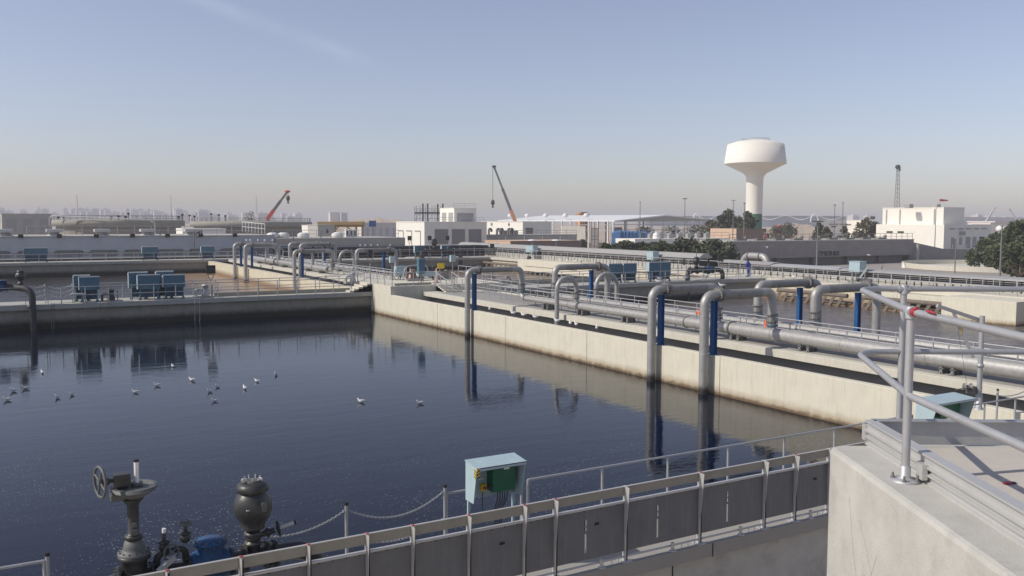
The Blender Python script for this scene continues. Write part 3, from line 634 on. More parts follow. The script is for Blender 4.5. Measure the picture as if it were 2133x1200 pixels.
for lab, pa, pb in (('distant stained baffle pipe in the right-hand brown basin, left half', (985, 548), (1080, 552)), ('distant stained baffle pipe in the right-hand brown basin, right half', (1095, 553), (1205, 562))):
    a, b = seg(72.6, pa, pb, -.85); baffle(lab, a, b, -.85, n=10)
# ================================================================ NEAR CONCRETE BLOCK, RAIL, FRAME
FD = Vector((math.sin(R(30.5)), math.cos(R(30.5)), 0)); RD = Vector((FD.y, -FD.x, 0)); Z3 = Vector((0, 0, 1))
NC = Vector((5.5, 4.6, 0))
def B(u, v, z): return NC+RD*u-FD*v+Z3*z        # block frame: u right, v towards the photographer
t = thing('concrete_block', 'big pale concrete roof block with rounded edges in the right foreground', 'concrete block', B(2, 2, GZ))
b = MB()
# rounded plan corner
pl = [(.12+.12*-math.cos(a), .12-.12*math.sin(a)) for a in [math.pi/2*k/6 for k in range(7)]]
poly = [(u, v) for u, v in pl]+[(6, 0), (6, 6.3), (0, 6.3)]
b.prism([(u, v) for u, v in poly], NC+Z3*GZ, RD, -FD, Z3, 4.5-GZ)
o = b.build('body', 'block', t, bevel=.035)
b = MB().prism([(.55, .12), (5.98, .12), (5.98, 6.2), (.55, 6.2)], NC+Z3*4.501, RD, -FD, Z3, .006).build('top_screed', 'floor', t)
b = MB().frame(NC, RD, -FD, Z3, (1.2, -2.2, GZ), (6, -.05, 4.18)).build('rear_plinth', 'block', t)
# old scratches and blotches on the face
rs = random.Random(9)
for (v0, z0, n, dz, dv) in ((.5, 4.25, 5, -.16, .05), (.7, 4.15, 5, -.13, .1), (1.0, 4.0, 4, -.15, -.07), (1.9, 3.7, 5, -.12, .03), (1.3, 3.55, 4, .1, .09)):
    pts = [(v0+dv*k+rs.uniform(-.015, .015), z0+dz*k+rs.uniform(-.02, .02)) for k in range(n)]; b = MB(); w = .004
    for k in range(n-1): a_, c_ = pts[k], pts[k+1]; b.add([B(-.0012, a_[0]-w, a_[1]), B(-.0012, a_[0]+w, a_[1]), B(-.0012, c_[0]+w, c_[1]), B(-.0012, c_[0]-w, c_[1])], [(0, 1, 2, 3)])
    b.build('scratch', 'greywall', t)
# aluminium frame
t = thing('metal_frame', 'ribbed aluminium frame lying on the pale concrete block', 'frame', B(.35, .1, 4.5))
def rib(bu0, bv0, bu1, bv1, side):
    a = B(bu0, bv0, 4.5); c = B(bu1, bv1, 4.5); d = (c-a).normalized(); s_ = d.cross(Z3)*side; ln = (c-a).length
    prof = [(0, .0), (.025, .0), (.025, .012), (.004, .02), (.004, .05), (.03, .055), (.03, .068), (.006, .075), (.006, .1), (.035, .105), (.035, .118), (.01, .125), (.01, .17), (.03, .175), (.03, .19), (-.05, .19), (-.05, .182), (-.012, .18), (-.012, 0)]
    return MB().prism(prof, a, s_, Z3, d, ln)
rib(.33, -.02, .27, 6.0, 1).build('left_beam', 'lighttrim', t)
rib(.36, -.03, 5.6, .06, -1).build('far_beam', 'rail', t)
MB().frame(B(.36, -.03, 4.5), RD, -FD, Z3, (0, .014, .003), (5.2, .02, .19)).build('far_web', 'rail', t)
MB().frame(B(.3, -.04, 4.5), RD, -FD, Z3, (0, -.03, .03), (.02, .03, .15)).build('end_clip', 'lighttrim', t)
MB().frame(B(.29, 1.0, 4.5), RD, -FD, Z3, (-.035, -.03, .03), (0, .05, .13)).build('beam_clip', 'lighttrim', t)
# near handrail
t = thing('handrail', 'closest thick grey tubular handrail with a curved corner, red tape on its top rail', 'railing', B(.18, .95, 4.5))
fp = B(.185, .96, 0); rp = B(1.0, -1.02, 0); cn_ = B(.60, -1.02, 0)
pr = .027
f0 = B(.165, 4.2, 0)
for zt, nm in ((5.62, 'top_rail'), (5.07, 'mid_rail')):
    path = fillet([f0+Z3*(zt), (fp+Z3*zt) if 0 else fp.lerp(cn_, .0)+Z3*zt, B(.60, -1.02, zt), B(5.5, -1.04, zt)], .34, 10)
    MB().tube(path, .0245, 16).build(nm, 'rail', t)
p = MB().cyl(fp+Z3*4.5, fp+Z3*5.6, pr, 20).build('post', 'rail', t)
MB().lathe(fp+Z3*4.5, [(.095, 0), (.095, .012), (.05, .016), (.034, .03), (.034, .1), (.028, .105)], 24).build('base_flange', 'rail', p)
bb = MB()
for a in (0.5, 2.1, 3.7, 5.2): q = fp+Vector((math.cos(a)*.075, math.sin(a)*.075, 0)); bb.cyl(q+Z3*4.512, q+Z3*4.55, .008, 6).cyl(q+Z3*4.512, q+Z3*4.525, .014, 6)
bb.build('anchor_bolts', 'steel', p)
for q in (fp, rp):
    MB().lathe(q+Z3*5.62, [(.036, -.045), (.036, .028), (.02, .036)], 18).build('top_socket', 'rail', t)
    d_ = RD if q is rp else (B(.60, -1.02, 0)-f0).normalized()
    MB().lathe(q+Z3*5.62, [(.034, -.05), (.034, .05)], 18, tuple(d_)).build('tee_socket', 'rail', t)
p = MB().cyl(rp+Z3*4.18, rp+Z3*5.6, pr, 20).build('post', 'rail', t)
MB().cyl(B(3.1, -1.02, 4.18), B(3.1, -1.02, 5.6), pr, 20).build('post', 'rail', t)
def tape(c, d, n, r0=.0235):
    b = MB(); c = Vector(c); d = Vector(d)
    for k in range(n):
        b.lathe(c+d*(.02*k+random.uniform(-.004, .004)), [(r0, -.012), (r0+.004+random.random()*.003, 0), (r0, .012)], 14, tuple((d+Vector((random.uniform(-.12, .12), random.uniform(-.12, .12), random.uniform(-.1, .1)))).normalized()))
    return b
dd = (f0-B(.60, -1.02, 0)).normalized()
tag(tape(fp+Z3*5.62+dd*.045, dd, 3).ball(fp+Z3*5.648+dd*.09, .016, (1.6, 1, .7)).build('tape', 'red'), 'red tape wrapped on the closest handrail beside its front post', 'tape')
tag(MB().tube([fp+Z3*5.65+dd*.26, fp+Z3*5.652+dd*.33, fp+Z3*5.648+dd*.4], [.006, .011, .005], 8).build('tape', 'red'), 'small torn strip of red tape lying farther along the closest handrail', 'tape')
q = atZ(2100, 1006, 4.512)
t = thing('plastic_scrap', 'small red and grey plastic scrap on the sunlit concrete top', 'litter', q)
MB().ball(q, .05, (1, .55, .12), 14).build('shell', 'red', t)
MB().ball(q+RD*.035+Z3*.002, .022, (1, .8, .25), 10).build('grey_end', 'dark', t)
# ================================================================ SWITCH BOXES NEAR
def box_shelter(label, x0, x1, y, z0, z1, dep=.5, m='boxblue', leg=True, scale_parts=True):
    """hooded box: flat back, tapered cheeks, sloping roof, open towards -Y; green cabinet inside"""
    t = thing('switch_box', label, 'switch box', (x0, y, 0))
    h = z1-z0
    MB().box((x0, y+dep, z0), (x1, y+dep+.02, z1)).build('back_panel', m, t)
    for x, nm in ((x0, 'cheek'), (x1-.015, 'cheek')):
        MB().prism([(dep, 0), (dep, h), (0, h*.93), (dep*.3, .0)], (x, y, z0), (0, 1, 0), (0, 0, 1), (1, 0, 0), .015).build(nm, m, t)
    MB().prism([(-.02, h*.93), (dep+.03, h+.005), (dep+.03, h+.022), (-.02, h*.93+.017)], (x0-.012, y, z0), (0, 1, 0), (0, 0, 1), (1, 0, 0), x1-x0+.024).build('roof', m, t)
    MB().box((x0, y-.02, z0+h*.87), (x1, y-.005, z0+h*.93+.015)).build('roof_lip', m, t)
    gx = x0+(x1-x0)*.42
    c = MB().box((gx, y+dep-.24, z0+h*.18), (x1-.12, y+dep, z0+h*.88)).build('cabinet', 'green', t, bevel=.008)
    MB().box((gx+.22, y+dep-.2435, z0+h*.74), (gx+.33, y+dep-.2405, z0+h*.79)).build('label_plate', 'white', c)
    MB().box((gx-.04, y+dep-.2, z0+h*.28), (gx, y+dep-.12, z0+h*.36)).build('lock', 'dark', c)
    e = MB().box((x0+.27, y+dep-.1, z0+h*.2), (x0+.36, y+dep, z0+h*.36)).build('stop_box', 'yellow', t)
    MB().cyl((x0+.315, y+dep-.14, z0+h*.28), (x0+.315, y+dep-.1, z0+h*.28), .03, 12).build('stop_button', 'red', e)
    MB().box((x0+.24, y+dep-.004, z0+h*.46), (x0+.36, y+dep-.001, z0+h*.5)).build('notice', 'white', t)
    b = MB()
    for k in range(5): b.tube(fillet([(gx+.16+k*.05, y+dep-.12, z0+h*.2), (gx+.16+k*.05, y+dep-.12, z0-.05), (gx+.1+k*.04, y+dep-.1, z0-.25), (gx+.08+k*.04, y+dep-.05, .02)], .05, 3), .011, 6)
    b.tube([(x0+.315, y+dep-.05, z0+h*.2), (x0+.3, y+dep-.05, z0-.05), (x0+.32, y+dep-.05, .02)], .009, 6).build('cables', 'dark', t)
    # hazard stripes on the left cheek front edge
    hz = MB(); hy = MB()
    for k in range(6):
        (hy if k % 2 else hz).add([(x0-.002, y+.02, z1-h*.34+k*.028), (x0-.002, y+.09, z1-h*.34+k*.028+.035), (x0-.002, y+.09, z1-h*.34+(k+1)*.028+.035), (x0-.002, y+.02, z1-h*.34+(k+1)*.028)], [(0, 1, 2, 3)])
        (hy if k % 2 else hz).add([(x0, y-.0215, z1-h*.34+k*.028+.015), (x0+.055, y-.0215, z1-h*.34+k*.028+.045), (x0+.055, y-.0215, z1-h*.34+(k+1)*.028+.045), (x0, y-.0215, z1-h*.34+(k+1)*.028+.015)], [(0, 1, 2, 3)])
    hb = MB().add(hy.v, hy.f).build('warning_label', 'yellow', t); MB().add(hz.v, hz.f).build('warning_stripes', 'black', hb)
    if leg:
        for x in (x0+.02, x1-.06):
            MB().box((x, y+dep-.04, 0), (x+.05, y+dep+.0, z0+.02)).box((x-.05, y+dep-.1, 0), (x+.1, y+dep+.06, .015)).build('leg', m, t)
    return t
box_shelter('open pale blue switch box with a green cabinet behind the near panel fence', 7.28, 8.28, 13.55, 1.22, 1.92, .4)
box_shelter('pale blue switch box with a green cabinet behind the closest handrail on the right', 20.75, 22.35, 13.9, .95, 1.62, .6)
# davit crane at the basin corner
P0 = atZ(2038, 852, 0)
t = thing('davit_crane', 'slim grey davit with a sloping brace and hand winch behind the right-hand switch box', 'davit', P0)
zt = EYE.z-(655-462)/FPX*(P0-EYE).dot(fw)
MB().cyl(P0, P0+Z3*zt, .085, 16).lathe(P0, [(.2, 0), (.2, .03), (.11, .04), (.11, .5)], 18).lathe(P0+Z3*1.4, [(.1, 0), (.12, .02), (.12, .1), (.1, .12)], 16).build('mast', 'rail', t)
dp = (P0-EYE).dot(fw)
a1 = atD(1985, 648, dp); a2 = atD(2028, 745, dp)
MB().bar(atD(1952, 637, dp-.3), atD(2045, 668, dp), .11, .11).build('arm', 'rail', t)
br = MB().bar(a1, a2, .09, .09).build('brace', 'rail', t)
mm = a1.lerp(a2, .42); MB().bar(mm-Z3*.12+RD*.0-FD*.052, mm+Z3*.1-RD*.06-FD*.052, .05, .01).build('warning_label', 'yellow', br)
MB().lathe(atD(2016, 806, dp-.15), [(.02, -.12), (.13, -.12), (.13, -.1), (.07, -.1), (.07, .1), (.13, .1), (.13, .12), (.02, .12)], 16, tuple(RD)).bar(atD(1990, 812, dp-.2), atD(2012, 808, dp-.2), .03).box(tuple(atD(2024, 812, dp)-Vector((.12, .12, .12))), tuple(atD(2024, 812, dp)+Vector((.12, .12, .12)))).build('winch', 'steel', t)
MB().cyl(atD(1990, 652, dp), atD(2014, 800, dp-.15), .006, 5).build('cable', 'dark', t)
chain_post(float(atZ(2075, 888, 0).x), float(atZ(2075, 888, 0).y), 'capped post carrying loose chains at the right picture edge', 1.1)
PP = atZ(2075, 888, 0)
chain(PP+Z3*.95, PP+Vector((3.2, .3, 1.3)), .25, 'loose chain hanging toward the right picture edge')
# ================================================================ NEAR VALVE GROUP
YV = 13.6
t = thing('valve_main', 'dark steel main with bolted flanges along the foot of the near fence', 'pipe', (1.5, YV, 0))
zc = 1.02
r = .15
MB().tube(fillet([(.95, YV, -.2), (1.05, YV, .72), (1.45, YV, zc), (1.62, YV, zc)], .3, 6), r*.95, 20).build('elbow', 'valve', t)
MB().tube([(1.5, YV, zc), (3.7, YV, zc)], r*.95, 20).build('straight_pipe', 'valve', t)
MB().tube(fillet([(3.6, YV, zc), (4.45, YV, zc), (4.45, YV, -.5)], .45, 8), r*.95, 20).build('down_bend', 'valve', t)
for x in (1.5, 1.95, 2.18, 2.46, 3.08, 3.28, 3.62, 3.74):
    f = MB().lathe((x, YV, zc), [(r*.9, -.018), (r*1.5, -.018), (r*1.5, .018), (r*.9, .018)], 22, (1, 0, 0), smooth=False).build('flange', 'valve', t, bevel=.004)
    bolts((x, YV, zc), (1, 0, 0), r*1.32, 10, .012, .09).build('bolts', 'gearbox', f)
# gate valve
t = thing('gate_valve', 'tall grey gate valve with a vertical spoked handwheel and gearbox at lower left', 'valve', (1.72, YV, zc))
vx = 1.72
MB().ball((vx, YV, zc), .2, (1, .9, 1.2), 20).lathe((vx, YV, zc), [(.17, .1), (.17, .3), (.225, .32), (.225, .38), (.17, .38)], 24).build('body', 'valve', t)
fl = MB().lathe((vx, YV, zc+.38), [(.225, .003), (.225, .045), (.16, .05), (.15, .1), (.13, .19), (.09, .22)], 24).build('bonnet', 'gearbox', t)
bolts((vx, YV, zc+.38), (0, 0, 1), .2, 14, .013, .12).build('bolts', 'valve', fl)
MB().lathe((vx, YV, zc+.6), [(.09, 0), (.125, .01), (.125, .06), (.1, .07), (.078, .09), (.078, .5), (.15, .6)], 20).build('yoke', 'valve', t)
MB().box((vx-.05, YV-.1, zc+.68), (vx+.05, YV-.08, zc+.76)).box((vx-.03, YV-.11, zc+.8), (vx+.03, YV-.08, zc+.86)).build('gland', 'gearbox', t)
g = MB().lathe((vx+.02, YV, zc+1.16), [(.1, .0), (.13, .05), (.29, .15), (.315, .17), (.315, .17), (.315, .22), (.315, .22), (.27, .225), (.27, .225), (.26, .205), (.1, .21)], 26).build('gear_housing', 'gearbox', t)
MB().box((vx-.3, YV-.09, zc+1.2), (vx-.1, YV+.09, zc+1.3)).build('worm_arm', 'gearbox', g, bevel=.02)
MB().box((vx-.24, YV-.1, zc+1.4), (vx-.03, YV+.1, zc+1.58)).build('indicator_box', 'valve', t, bevel=.01)
MB().bar((vx-.12, YV, zc+1.3), (vx-.12, YV, zc+1.42), .12).build('box_neck', 'valve', t)
MB().cyl((vx+.06, YV, zc+1.38), (vx+.06, YV, zc+1.42), .08, 16).build('stem_collar', 'gearbox', t)
MB().cyl((vx+.06, YV, zc+1.4), (vx+.06, YV, zc+1.72), .033, 14).build('stem_tube', M['white'], t)
MB().cyl((vx+.06, YV, zc+1.72), (vx+.06, YV, zc+1.75), .038, 14).build('stem_cap', 'black', t)
MB().cyl((vx-.42, YV, zc+1.49), (vx-.2, YV, zc+1.49), .03, 12).cyl((vx-.38, YV, zc+1.49), (vx-.3, YV, zc+1.49), .055, 12).build('wheel_shaft', 'valve', t)
def wheel(c, ax, R0, rt_, m='gearbox', spokes=4):
    c = Vector(c); ax = Vector(ax).normalized(); ref = Z3 if abs(ax.z) < .9 else Vector((1, 0, 0)); u = ax.cross(ref).normalized(); v = ax.cross(u)
    b = MB(); ring = [c+(u*math.cos(2*math.pi*k/28)+v*math.sin(2*math.pi*k/28))*R0 for k in range(29)]
    b.tube(ring, rt_, 8, caps=False)
    for k in range(spokes):
        a = math.pi*2*k/spokes+.4; b.tube([c, c+(u*math.cos(a)+v*math.sin(a))*R0], rt_*.75, 6)
    b.cyl(c-ax*.03, c+ax*.03, rt_*2, 10); return b
wheel((vx-.42, YV, zc+1.49), (1, .25, 0), .215, .021).build('handwheel', 'gearbox', t)
# bypass cluster
t = thing('bypass_valves', 'cluster of small dark bypass valves with handwheels between the gate valve and the blue body', 'valve', (2.15, YV, zc))
MB().tube(fillet([(2.02, YV, zc+.1), (2.02, YV-.02, zc+.32), (2.42, YV-.02, zc+.36), (2.42, YV, zc+.1)], .1, 5), .05, 14).build('loop_pipe', 'valve', t)
for x, z in ((2.12, zc+.42), (2.42, zc+.5)):
    MB().ball((x, YV-.03, z), .075, (1, 1, 1.1), 14).lathe((x, YV-.03, z), [(.05, .04), (.085, .06), (.085, .09), (.035, .1), (.03, .2)], 14).build('small_valve', 'valve', t)
wheel((2.2, YV-.16, zc+.36), (.3, -1, .15), .11, .014, 'valve').build('handwheel', 'gearbox', t)
wheel((2.42, YV-.03, zc+.72), (0, 0, 1), .085, .02, 'valve').ball((2.42, YV-.03, zc+.71), .075, (1, 1, .4), 14).build('handwheel', 'gearbox', t)
MB().bar((2.0, YV-.24, zc+.14), (2.24, YV-.18, zc+.3), .07, .07).build('pipe_stub', 'lighttrim', t)
MB().cyl((2.13, YV, zc+.5), (2.13, YV, zc+.68), .028, 12).build('stem_cover', 'white', t)
# blue body
t = thing('check_valve', 'bright blue check valve body with a round bolted lid by the near fence', 'valve', (2.78, YV, zc))
MB().tube([(2.47, YV, zc), (2.6, YV, zc+.02), (2.95, YV, zc+.02), (3.07, YV, zc)], [.19, .24, .24, .19], 24).lathe((2.78, YV, zc), [(.25, 0), (.23, .14), (.2, .24), (.2, .34)], 24).build('body', 'valveblue', t)
l_ = MB().lathe((2.78, YV, zc+.34), [(.2, 0), (.25, .01), (.25, .05), (.19, .055), (.18, .075), (.02, .08)], 26).build('lid', 'valveblue', t)
bolts((2.78, YV, zc+.37), (0, 0, 1), .225, 14, .013, .1).build('bolts', 'gearbox', l_)
MB().prism([(0, 0), (.16, .08), (.2, .0), (.04, -.1)], (2.42, YV-.14, zc+.12), (1, 0, 0), (0, 0, 1), (0, 1, 0), .03).build('lug', 'gearbox', t)
# air valve bulb
t = thing('air_valve', 'bulbous dark air valve with a crown of eye bolts standing left of the chain post', 'valve', (3.42, YV, zc))
ax_ = 3.42
MB().lathe((ax_, YV, zc), [(.1, .1), (.1, .2), (.14, .22), (.14, .25), (.1, .26), (.095, .34), (.14, .36), (.14, .4), (.1, .42)], 20).ball((ax_, YV, zc+.33), .12, (1, 1, .9), 16).build('lower_body', 'valve', t)
MB().lathe((ax_, YV, zc+.46), [(.1, -.03), (.16, 0), (.175, .02), (.165, .04), (.215, .13), (.27, .23), (.29, .33), (.28, .43), (.24, .52), (.19, .58)], 28).build('bulb', 'valve', t)
hd = MB().lathe((ax_, YV, zc+1.03), [(.19, -.01), (.235, .02), (.245, .07), (.225, .12), (.175, .155), (.12, .165)], 26).build('head', 'valve', t)
MB().lathe((ax_, YV, zc+1.19), [(.12, 0), (.12, .02), (.09, .03)], 16).build('crown', 'gearbox', hd)
b = MB()
for k in range(7):
    a = k*.9; q = Vector((ax_+.1*math.cos(a), YV+.1*math.sin(a), zc+1.2)); b.cyl(q, q+Vector((.02*math.cos(a), .02*math.sin(a), .07)), .01, 6)
b.build('bolts', 'lighttrim', hd)
wheel((ax_-.14, YV-.03, zc+1.23), (.3, 1, 0), .03, .009, spokes=0).build('eye_bolt', 'lighttrim', hd)
wheel((ax_+.11, YV-.06, zc+1.22), (1, .4, 0), .03, .009, spokes=0).build('eye_bolt', 'lighttrim', hd)
MB().box((ax_+.06, YV-.29, zc+.78), (ax_+.14, YV-.26, zc+.92)).build('name_plate', 'gearbox', t, bevel=.008)
MB().box((ax_-.16, YV-.262, zc+.82), (ax_-.1, YV-.235, zc+.835)).build('sticker', 'boxblue', t)
MB().cyl((ax_+.1, YV, zc+.34), (ax_+.32, YV-.02, zc+.38), .045, 12).cyl((ax_+.2, YV, zc+.35), (ax_+.24, YV, zc+.36), .075, 12).build('side_spindle', 'valve', t)
wheel((ax_+.38, YV-.02, zc+.4), (1, -.1, .15), .12, .014, 'valve').build('handwheel', 'valve', t)
MB().cyl((ax_+.4, YV-.02, zc+.4), (ax_+.62, YV-.04, zc+.45), .03, 12).build('spindle_tube', 'lighttrim', t)
MB().cyl((ax_+.62, YV-.04, zc+.45), (ax_+.65, YV-.042, zc+.456), .033, 12).build('tube_cap', 'black', t)
# ================================================================ EQUIPMENT ON THE DECKS
def blue_box(label, x0, x1, y, z0, z1, m='boxblue2', dep=.5, dbl=False, group=None, open_x=0):
    """panel shelter seen from its back: big back plate, cheeks, lip roof, two legs"""
    t = thing('switch_box', label, 'switch box', (x0, y, 0), group)
    MB().box((x0, y, z0), (x1, y+.02, z1)).build('back_panel', m, t)
    MB().box((x0-.012, y-.01, z0), (x0, y+dep, z1)).build('cheek', 'boxblue', t); MB().box((x1, y-.01, z0), (x1+.012, y+dep, z1)).build('cheek', m, t)
    MB().prism([(-.02, 0), (dep+.05, -.08), (dep+.05, -.06), (-.02, .022)], (x0-.02, y, z1), (0, 1, 0), (0, 0, 1), (1, 0, 0), x1-x0+.04).build('roof', 'boxblue', t)  # roof and left cheek in paler blue, sunlight put into the colour
    MB().box((x0+(x1-x0)*.2, y+.03, z0+.1), (x1-(x1-x0)*.2, y+.25, z1-.15)).build('cabinet', 'green', t)
    for x in (x0+.12, x1-.2):
        b = MB().box((x, y-.02, .0), (x+.09, y+.07, z0+.3)); b.prism([(-.16, 0), (.16, 0), (.05, .22), (-.05, .22)], (x+.045, y-.04, 0), (1, 0, 0), (0, 0, 1), (0, 1, 0), .03); b.build('leg', m, t)
    MB().box((x0-.03, y-.035, z0), (x0+.0, y-.011, z1)).box((x0-.03, y-.035, z1), (x1+.03, y-.011, z1+.09)).build('lit_edge', 'white', t)  # white strips paint the sunlit top and left edges
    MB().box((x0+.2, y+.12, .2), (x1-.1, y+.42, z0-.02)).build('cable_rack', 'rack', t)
    b = MB()
    for k in range(6): b.tube([(x0+.3+k*.12, y+.1, z0), (x0+.3+k*.12+.1*math.sin(k), y+.12, z0*.5), (x0+.3+k*.1, y+.1, .02)], .018, 5)
    b.build('cables', 'dark', t); return t
blue_box('leftmost blue switch box on the left crosswalk, standing alone', 6.05, 7.45, 73.6, .95, 1.92)
blue_box('second switch box partly hidden behind the leftmost blue one', 5.75, 6.9, 74.5, 1.0, 2.0)
blue_box('wide blue switch box, left of the close pair on the left crosswalk', 10.1, 11.75, 73.6, .85, 1.95)
blue_box('narrower blue switch box, right of the close pair on the left crosswalk', 11.95, 13.6, 73.6, .95, 1.9)
blue_box('switch box just peeking out behind the wide blue box', 9.6, 11.0, 74.6, .9, 2.12)
blue_box('switch box just peeking out behind the right box of the close pair', 11.6, 12.9, 74.6, .95, 2.15)
for lab, xa, xb, za, zb in (('first blue switch box on the right crosswalk, next to the gooseneck legs', 1268, 1296, .9, 1.9), ('second blue switch box on the right crosswalk, touching the first', 1299, 1326, .85, 1.9), ('open pale blue switch box with a dark green inside on the right crosswalk', 1352, 1375, 1.05, 1.95), ('narrow blue switch box beside the open one on the right crosswalk', 1376, 1397, .6, 1.95)):
    blue_box(lab, atY(xa, 560, 71.8).x, atY(xb, 560, 71.8).x, 71.8, za, zb)
for lab, x, Y, w in (('small blue switch box at the far left on the farthest walkway', 50, 145.2, 3), ('middle blue switch box on the farthest walkway below the louvres', 296, 145.2, 2.3), ('right blue switch box on the farthest walkway, left of the distant goosenecks', 419, 145.2, 2.0), ('small blue switch box glimpsed between the distant goosenecks', 584, 145.2, 1.2)):
    p = atY(x, 530, Y); blue_box(lab, p.x, p.x+w, Y, 1.0, 2.0)
for lab, x, w in (('blue switch box in front of the dark roofed walkway', 864, 1.8), ('square blue switch box right of centre under the dark roof', 920, 1.5)):
    p = atY(x, 520, 134.5); blue_box(lab, p.x, p.x+w, 134.5, .9, 2.0)
for lab, x, y in (('small pale blue switch box on the far long walkway above the twin handrails', 1095, 525), ('pale blue switch box above the hedge end on the long walkway', 1347, 545), ('turquoise switch box on the long walkway at the right, beside a slanted pole', 1768, 570)):
    p = atX(x, y, 76.2); t = thing('switch_box', lab, 'switch box', (76.2, p.y, 0)); d_ = 2.2 if x < 1200 else 1.3
    MB().box((76.2, p.y-d_, 1.1), (77.2, p.y, 2.15)).build('body', 'boxblue', t); MB().box((76.15, p.y-d_-.05, 2.15), (77.25, p.y+.05, 2.2)).build('roof', 'boxblue', t)
    for yy in (p.y-d_+.1, p.y-.2): MB().box((76.6, yy, 0), (76.7, yy+.1, 1.1)).build('leg', 'boxblue2', t)
# floodlight on the left crosswalk
def floodlight(label, p, h, s=.5, name='floodlight'):
    t = thing(name, label, 'floodlight', p); p = Vector(p)
    MB().box(tuple(p+Vector((-s*.6, -.14, h-.35))), tuple(p+Vector((s*.6, .12, h+.35)))).build('lamp_head', 'black', t, bevel=.03)
    MB().box(tuple(p+Vector((-s*.5, -.15, h-.25))), tuple(p+Vector((s*.5, -.141, h+.2)))).build('lens', 'darkglass', t)
    MB().bar(p+Vector((-.25, 0, h-.45)), p+Vector((0, 0, h-.95)), .05).bar(p+Vector((.25, 0, h-.45)), p+Vector((0, 0, h-.95)), .05).bar(p+Vector((-.28, 0, h-.42)), p+Vector((.28, 0, h-.42)), .05).build('bracket', 'steel', t)
    MB().cyl(p, p+Vector((0, 0, h-.9)), .035, 8).build('pole', 'rail', t); return t
floodlight('black floodlight on a forked bracket in front of the brown basin', atY(440, 618, 74.2)*1, 2.25, .62)
# small machine cluster at the floodlight foot, pumps etc.
def pump_set(label, p, s=1.0, m='rail', name='pump', n=5, seed=1):
    rr = random.Random(seed); p = Vector(p); t = thing(name, label, 'pump', p)
    MB().box(tuple(p+Vector((-.6*s, -.3*s, 0))), tuple(p+Vector((.6*s, .3*s, .12*s)))).build('base_plate', 'deck', t)
    MB().lathe(p+Vector((0, 0, .12*s)), [(.2*s, 0), (.22*s, .1*s), (.16*s, .3*s), (.16*s, .55*s), (.19*s, .56*s), (.19*s, .62*s), (.08*s, .66*s)], 14).build('motor', m, t)
    MB().tube(fillet([p+Vector((-.5*s, 0, .1*s)), p+Vector((-.5*s, 0, .5*s)), p+Vector((0, 0, .5*s))], .12, 4), .07*s, 10).build('pipe', m, t)
    MB().lathe(p+Vector((-.5*s, 0, .3*s)), [(.12*s, -.02), (.12*s, .02)], 12).build('flange', 'steel', t)
    wheel(p+Vector((.35*s, -.1, .75*s)), (0, 0, 1), .12*s, .015, 'steel').cyl(p+Vector((.35*s, -.1, .1)), p+Vector((.35*s, -.1, .76*s)), .03*s, 8).build('handwheel', 'steel', t)
    return t
pump_set('pale pump set at the foot of the black floodlight', atY(428, 622, 73.9), 1.5, 'rail', seed=3)
pump_set('dark pump set between the leftmost box and the wide pair', atY(232, 630, 73.6), 1.3, 'dark', seed=4)
# small table and stub posts left
t = thing('bench', 'small grey work table by the chain posts on the left crosswalk', 'table', atY(163, 630, 73.3))
p = atY(163, 630, 73.3); MB().box((p.x-.5, 73.1, .68), (p.x+.5, 73.7, .72)).build('table_top', 'rail', t)
for dx in (-.4, .35):
    for dy in (.05, .5): MB().box((p.x+dx, 73.1+dy, 0), (p.x+dx+.05, 73.15+dy, .68)).build('leg', 'rail', t)
for x, lab in ((95, 'pale chain post on the left crosswalk nearest the dark upright pipe'), (100, 'shorter pale post just right of the first chain post'), (155, 'pale chain post beside the leftmost blue box')):
    p = atY(x, 628, 74.2); chain_post(p.x, 74.2, lab, 1.5 if x != 100 else 1.2)
for k in range(3):
    chain((atY(62, 600, 74.2).x, 74.2, 1.3-.35*k), (atY(95, 600, 74.2).x, 74.2, 1.4-.35*k), .15, ('highest', 'middle', 'lowest')[k]+' chain left of the pale post on the left crosswalk', .25, .018)
    chain((atY(100, 600, 74.2).x, 74.2, 1.25-.3*k), (atY(155, 600, 74.2).x, 74.2, 1.4-.35*k), .25, ('highest', 'middle', 'lowest')[k]+' chain between the pale posts left of the leftmost blue box', .25, .018)
# dark pipe with air valve at far left crosswalk
def air_valve(label, p, s=1.0, m='valve', stem=False):
    p = Vector(p); t = thing('air_valve', label, 'valve', p)
    MB().lathe(p, [(.12*s, 0), (.12*s, .2*s), (.2*s, .22*s), (.2*s, .28*s), (.12*s, .3*s), (.14*s, .42*s)], 14).build('neck', m, t)
    MB().lathe(p+Vector((0, 0, .42*s)), [(.14*s, 0), (.24*s, .08*s), (.3*s, .22*s), (.28*s, .36*s), (.2*s, .46*s)], 18).build('bulb', m, t)
    MB().lathe(p+Vector((0, 0, .88*s)), [(.2*s, 0), (.22*s, .05*s), (.18*s, .14*s), (.1*s, .16*s)], 16).build('head', m, t)
    if stem: MB().cyl(p+Vector((0, 0, 1.0*s)), p+Vector((0, 0, 1.7*s)), .03*s, 8).build('stem', 'steel', t)
    return t
px_ = 2.55
t = thing('dark_pipe', 'dark upright pipe diving into the basin at the left end of the crosswalk', 'pipe', (2.85, 72.5, 0))
MB().tube(fillet([(-3, 73.6, 1.35), (1.6, 73.6, 1.35), (2.9, 72.55, 1.2), (2.9, 72.5, -2.4)], .7, 8), .24, 18).build('pipe_run', 'dark', t)
for x in (-.4, .6, 1.3): MB().lathe((x, 73.6, 1.35), [(.24, -.04), (.38, -.04), (.38, .04), (.24, .04)], 18, (1, 0, 0)).build('flange', 'valve', t)
MB().box((2.55, 72.3, -.05), (2.72, 72.7, .12)).build('clamp', 'white', t)
